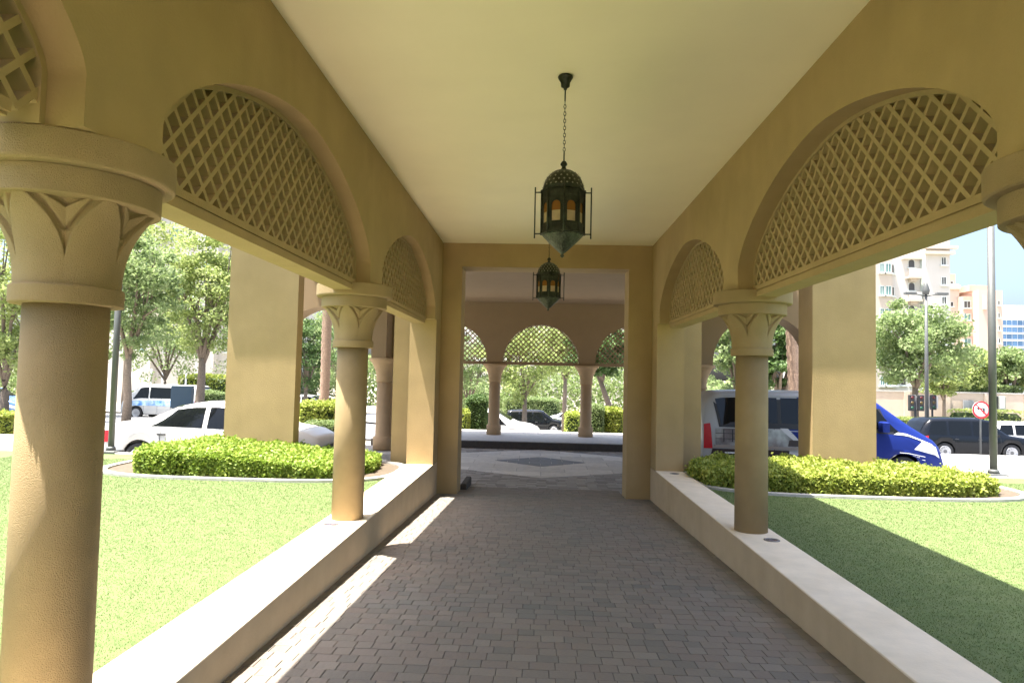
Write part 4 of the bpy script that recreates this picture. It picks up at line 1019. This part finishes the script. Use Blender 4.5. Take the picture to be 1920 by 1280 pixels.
# ---------------- retaining wall, roads
m_ret = mat('retaining_plaster', (.52, .42, .33), .9, var=.06, vscale=.5)
a, b = P(1640, 740, 60), P(2100, 740, 60); t = thing('retaining_wall', 'long beige retaining wall behind the cars on the right', 'wall', (a.x, 60, -4.6))
ztw = P(1800, 737, 60).z+4.6
MB().box(0, b.x-a.x, 0, .4, 0, ztw).build('wall_body', m_ret, t)
MB().box(-.05, b.x-a.x+.05, -.06, .46, ztw, ztw+.12).build('coping', m_kerb, t)
for px in (1700, 1775, 1850, 1925): xq = P(px, 740, 60).x-a.x; MB().box(xq-.25, xq+.25, -.1, 0-.002, 0, ztw-.002).build('pier', m_ret, t)
xq = P(1806, 760, 60).x-a.x; MB().box(xq-.1, xq+.75, -.25, -.102, 0, P(1806, 750, 60).z+4.6, bev=.01).build('service_door', mat('door_grey', (.25, .26, .27), .5), t)
sheet('road', -80, 80, 26, 44, m_asph, .06, 40, 10)
sheet('road', -80, 80, 50.2, 57, m_road, .05, 40, 6)
sheet('pavement', -80, 80, 44.3, 50, m_kerb, .16, 40, 6)
sheet('pavement', 5.2, 60, 20.7, 25.9, m_kerb, .10, 20, 6)
sheet('pavement', -60, -10.2, 22.7, 25.9, m_kerb, .10, 20, 6)

# ---------------- buildings
m_bw = mat('facade_white', (.56, .535, .49), .85, var=.03, vscale=.2); m_bp = mat('facade_peach', (.50, .355, .28), .85, var=.03, vscale=.2); m_bp2 = mat('facade_cream', (.52, .45, .37), .85)
m_wg = mat('window_glass_green', (.12, .22, .21), .15, spec=.8); m_wd = mat('window_dark', (.07, .065, .06), .2); m_frame = mat('window_frame', (.62, .66, .62), .5)
m_gb = mat('glass_blue', (.15, .29, .50), .12, spec=.9, rand=.25, metal=.3); m_sp = mat('spandrel', (.55, .62, .70), .4)
def window(par, x0, x1, z0, z1, y, glass, arched=False, mull=1, sill=True):
    fr = MB(); w = .07
    fr.box(x0, x1, y-.06, y+.02, z0, z0+w); fr.box(x0, x1, y-.06, y+.02, z1-w, z1); fr.box(x0, x0+w, y-.06, y+.02, z0+w, z1-w); fr.box(x1-w, x1, y-.06, y+.02, z0+w, z1-w)
    for i in range(mull): xm = x0+(x1-x0)*(i+1)/(mull+1); fr.box(xm-.03, xm+.03, y-.05, y+.02, z0+w, z1-w)
    if sill: fr.box(x0-.15, x1+.15, y-.22, y+.02, z0-.14, z0-.002)
    f = fr.build('window', m_frame, par); p = MB()
    if arched:
        N = 8; c = (x0+x1)/2; r = (x1-x0)/2-.02
        p.prism([(x0+.02, z0+.05), (x1-.02, z0+.05), (x1-.02, z1-r)]+[(c+r*math.cos(math.pi*k/N), z1-r+r*math.sin(math.pi*k/N)) for k in range(1, N)]+[(x0+.02, z1-r)], y-.065, y-.02, axis='y')
    else: p.box(x0+w, x1-w, y-.03, y+.01, z0+w, z1-w)
    p.build('pane', glass, f)
def bpt(Y): return lambda px, py: (P(px, py, Y).x, P(px, py, Y).z)
# A: white apartment block on the right
Y = 85; q = bpt(Y); xa, xb = q(1545, 600)[0], q(1771, 600)[0]; A = thing('apartment_block', 'white apartment block with green bay windows and small balconies behind the big street tree', 'building', ((xa+xb)/2, Y, -4.5))
class Loc:  # world-to-local shift
    def __init__(s, t): s.t = t; s.l = t.location
A.location = (0, 0, 0)
x1 = q(1736, 600)[0]; zt1 = q(1700, 440)[1]; zt2 = q(1750, 428)[1]
MB().box(xa, x1, Y, Y+14, -4.6, zt1).build('wall', m_bw, A); MB().box(x1-.6, xb, Y-1.2, Y+14, -4.6, zt2).build('stair_tower', m_bw, A)
xc0, xc1 = q(1726, 600)[0], q(1737, 600)[0]
MB().box(xc0, xc1, Y-.6, Y-.002, -4.6, zt1-1).build('bay', mat('facade_pale_green', (.46, .52, .49), .7), A)
MB().box(xa, q(1668, 600)[0], Y-.7, Y-.003, -4.6, zt1-2).build('bay', m_bp2, A)
for py in (486, 528): MB().box(q(1690, 600)[0], q(1728, 600)[0], Y-.5, Y-.004, q(1700, py-1)[1]-.12, q(1700, py-1)[1]+.1).build('string_course', m_bp2, A) if py == 486 else None
for py in (468, 478): MB().box(x1-1.0, xb+.7-(.35 if py == 478 else 0), Y-1.7, Y-1.2-.003, q(1750, py)[1]-.2, q(1750, py)[1]+.2).build('cornice', m_bp2, A)
for i in range(6):
    py = 495+42*i
    z0, z1 = q(1655, py+18)[1], q(1655, py)[1]
    for (pa, pb) in ((1644, 1653), (1655, 1666)): window(A, q(pa, 600)[0], q(pb, 600)[0], z0, z1, Y-.70, m_wg)
    for (pa, pb) in ((1594, 1603), (1605, 1616)): window(A, q(pa, 600)[0], q(pb, 600)[0], z0, z1, Y-.70, m_wg)
    window(A, q(1672, 600)[0], q(1677, 600)[0], z0, z1, Y, m_wd, mull=0)
    if i < 3:
        za, zb_ = q(1709, 502+43*i)[1], q(1709, 487+43*i)[1]; window(A, q(1703.5, 600)[0], q(1715, 600)[0], za, zb_, Y, m_wd, arched=True, mull=0)
        zb2 = q(1709, 521+43*i)[1]; bx0, bx1 = q(1697, 600)[0], q(1722, 600)[0]; MB().box(bx0, bx1, Y-1.0, Y-.003, zb2-.15, zb2+.12).build('balcony', m_bp2, A)
        MB().box(bx0+.1, bx1-.1, Y-.95, Y-.8, zb2+.12, zb2+1.0).build('balustrade', m_bw, A)
        MB().box(bx0+.4, bx1-.4, Y-.6, Y-.003, zb2-.5, zb2-.15).build('corbel', m_bp2, A)
    zc_, zd = q(1741, 487+37*i)[1], q(1741, 466+37*i)[1]; window(A, q(1729, 600)[0], q(1735, 600)[0], zc_, zd, Y-.6, m_wg, mull=0)
    ze, zf = q(1759, 500+36.5*i)[1], q(1759, 485+36.5*i)[1]; window(A, q(1754.5, 600)[0], q(1764, 600)[0], ze, zf, Y-1.2, m_wd)
for px in (1667, 1688, 1706, 1724, 1752): window(A, q(px, 600)[0], q(px+9, 600)[0], q(px, 722)[1], q(px, 700)[1], Y-.71 if px < 1668 else (Y if px < 1740 else Y-1.2), m_wd, arched=True, mull=0)
# B: peach block
Y = 160; q = bpt(Y); B = thing('apartment_block', 'peach stepped apartment block right of the white one, thin mast on its roof', 'building', (0, 0, 0))
MB().box(q(1760, 600)[0], q(1799, 600)[0], Y, Y+15, -4.6, q(1780, 532)[1]).build('wall', m_bp2, B)
MB().box(q(1772, 600)[0], q(1797, 600)[0], Y+1, Y+12, q(1780, 532)[1]+.002, q(1780, 512)[1]).build('penthouse', m_bp, B)
MB().box(q(1796, 600)[0], q(1816, 600)[0], Y-2, Y+14, -4.6, q(1800, 557)[1]).build('wall', m_bp, B)
MB().box(q(1814, 600)[0], q(1858, 600)[0], Y-4, Y+14, -4.6, q(1830, 548)[1]).build('wall', mat('facade_pink', (.52, .40, .335), .85), B)
MB().box(q(1808, 600)[0], q(1845, 600)[0], Y-2, Y+10, q(1830, 548)[1]+.002, q(1830, 537)[1]).build('penthouse', m_bp, B)
MB().box(q(1768, 600)[0], q(1800, 600)[0], Y-.5, Y-.003, q(1780, 540)[1]-.3, q(1780, 537)[1]+.3).build('cornice', m_bp2, B)
MB().lathe([(.12, q(1794, 512)[1]), (.04, q(1794, 495)[1])], 8, (q(1794, 512)[0], Y+3, 0)).build('mast', m_steel, B)
for i in range(5):
    py = 566+23*i; z1, z0 = q(1800, py)[1], q(1800, py+9)[1]
    window(B, q(1772, 600)[0], q(1779, 600)[0], z0, z1, Y, m_wd); window(B, q(1795+2, 600)[0], q(1810, 600)[0], z0-.5, z1, Y-2, m_wg if i % 2 else m_wd)
    window(B, q(1833, 600)[0], q(1840.5, 600)[0], z0, z1, Y-4, m_wd); window(B, q(1849, 600)[0], q(1853, 600)[0], z0, z1, Y-4, m_wd, mull=0)
    MB().box(q(1821, 600)[0], q(1827, 600)[0], Y-4.5, Y-4.003, z0-1, z1+1).build('pilaster', m_bp2, B) if i == 0 else None
    window(B, q(1782, 600)[0], q(1788, 600)[0], z0, z1, Y, m_wd, mull=0)
for a_, b_ in ((1771, 1778), (1782, 1793)): window(B, q(a_, 600)[0], q(b_, 600)[0], q(a_, 532)[1]+.1, q(a_, 526)[1], Y+1, m_wd)
# C: blue glass offices
Y = 250; q = bpt(Y); Cc = thing('office_block', 'blue glass office block with white floor bands at the right edge of the photo', 'building', (0, 0, 0))
xa, xb = q(1866, 600)[0], q(1990, 600)[0]
MB().box(xa, xb, Y, Y+25, -5, q(1880, 598)[1]).build('core', m_sp, Cc); MB().box(q(1882, 600)[0], xb, Y+3, Y+25, q(1880, 598)[1]+.01, q(1880, 570)[1]).build('upper_storeys', mat('pale_cladding', (.68, .70, .74), .5), Cc)
for i in range(8):
    z1, z0 = q(1880, 600+13*i)[1], q(1880, 609+13*i)[1]; n_ = 12
    for k_ in range(n_): xk = xa+(xb-xa)*k_/n_; MB().box(xk+.15, xk+(xb-xa)/n_-.15, Y-.15, Y-.01, z0, z1).build('pane', m_gb, Cc)
    MB().box(xa-.3, xb, Y-.6, Y-.16, z1+.05, z1+.5).build('floor_band', m_whitep, Cc)
# D: pale apartment block behind the trees on the left
Y = 68; q = bpt(Y); D = thing('apartment_block', 'pale apartment block half hidden behind the trees on the left', 'building', (0, 0, 0))
xa, xb = q(60, 600)[0], q(520, 600)[0]; MB().box(xa, xb, Y, Y+12, -4.6, q(300, 230)[1]).build('wall', m_bw, D)
for px in (262, 378): MB().box(q(px, 600)[0], q(px+34, 600)[0], Y-1.0, Y-.003, -4.6, q(px, 240)[1]).build('bay', m_bw, D)
for i in range(7):
    py = 322+52*i
    for px in (80, 130, 180, 225, 312, 345, 425, 470): window(D, q(px, 600)[0], q(px+17, 600)[0], q(px, py+26)[1], q(px, py)[1], Y, m_wg if px % 2 == 0 else m_wd)
    for px in (271, 387): window(D, q(px, 600)[0], q(px+14, 600)[0], q(px, py+26)[1], q(px, py)[1], Y-1.0, m_wg)
for i in range(2):
    zb2 = q(330, 655+0*i)[1]
MB().box(q(290, 600)[0], q(365, 600)[0], Y-1.4, Y-1.003, q(330, 600)[1], q(330, 590)[1]).build('balcony', m_bp2, D)
# E: low pale block in the middle distance
Y = 95; q = bpt(Y); E_ = thing('apartment_block', 'distant pale block glimpsed through the portico arches', 'building', (0, 0, 0))
MB().box(q(820, 600)[0], q(1260, 600)[0], Y, Y+10, -4.6, q(1000, 560)[1]).build('wall', m_bw, E_)
for i in range(3):
    for px in range(840, 1250, 28): window(E_, q(px, 600)[0], q(px+10, 600)[0], q(px, 640+36*i)[1], q(px, 622+36*i)[1], Y, m_wd)
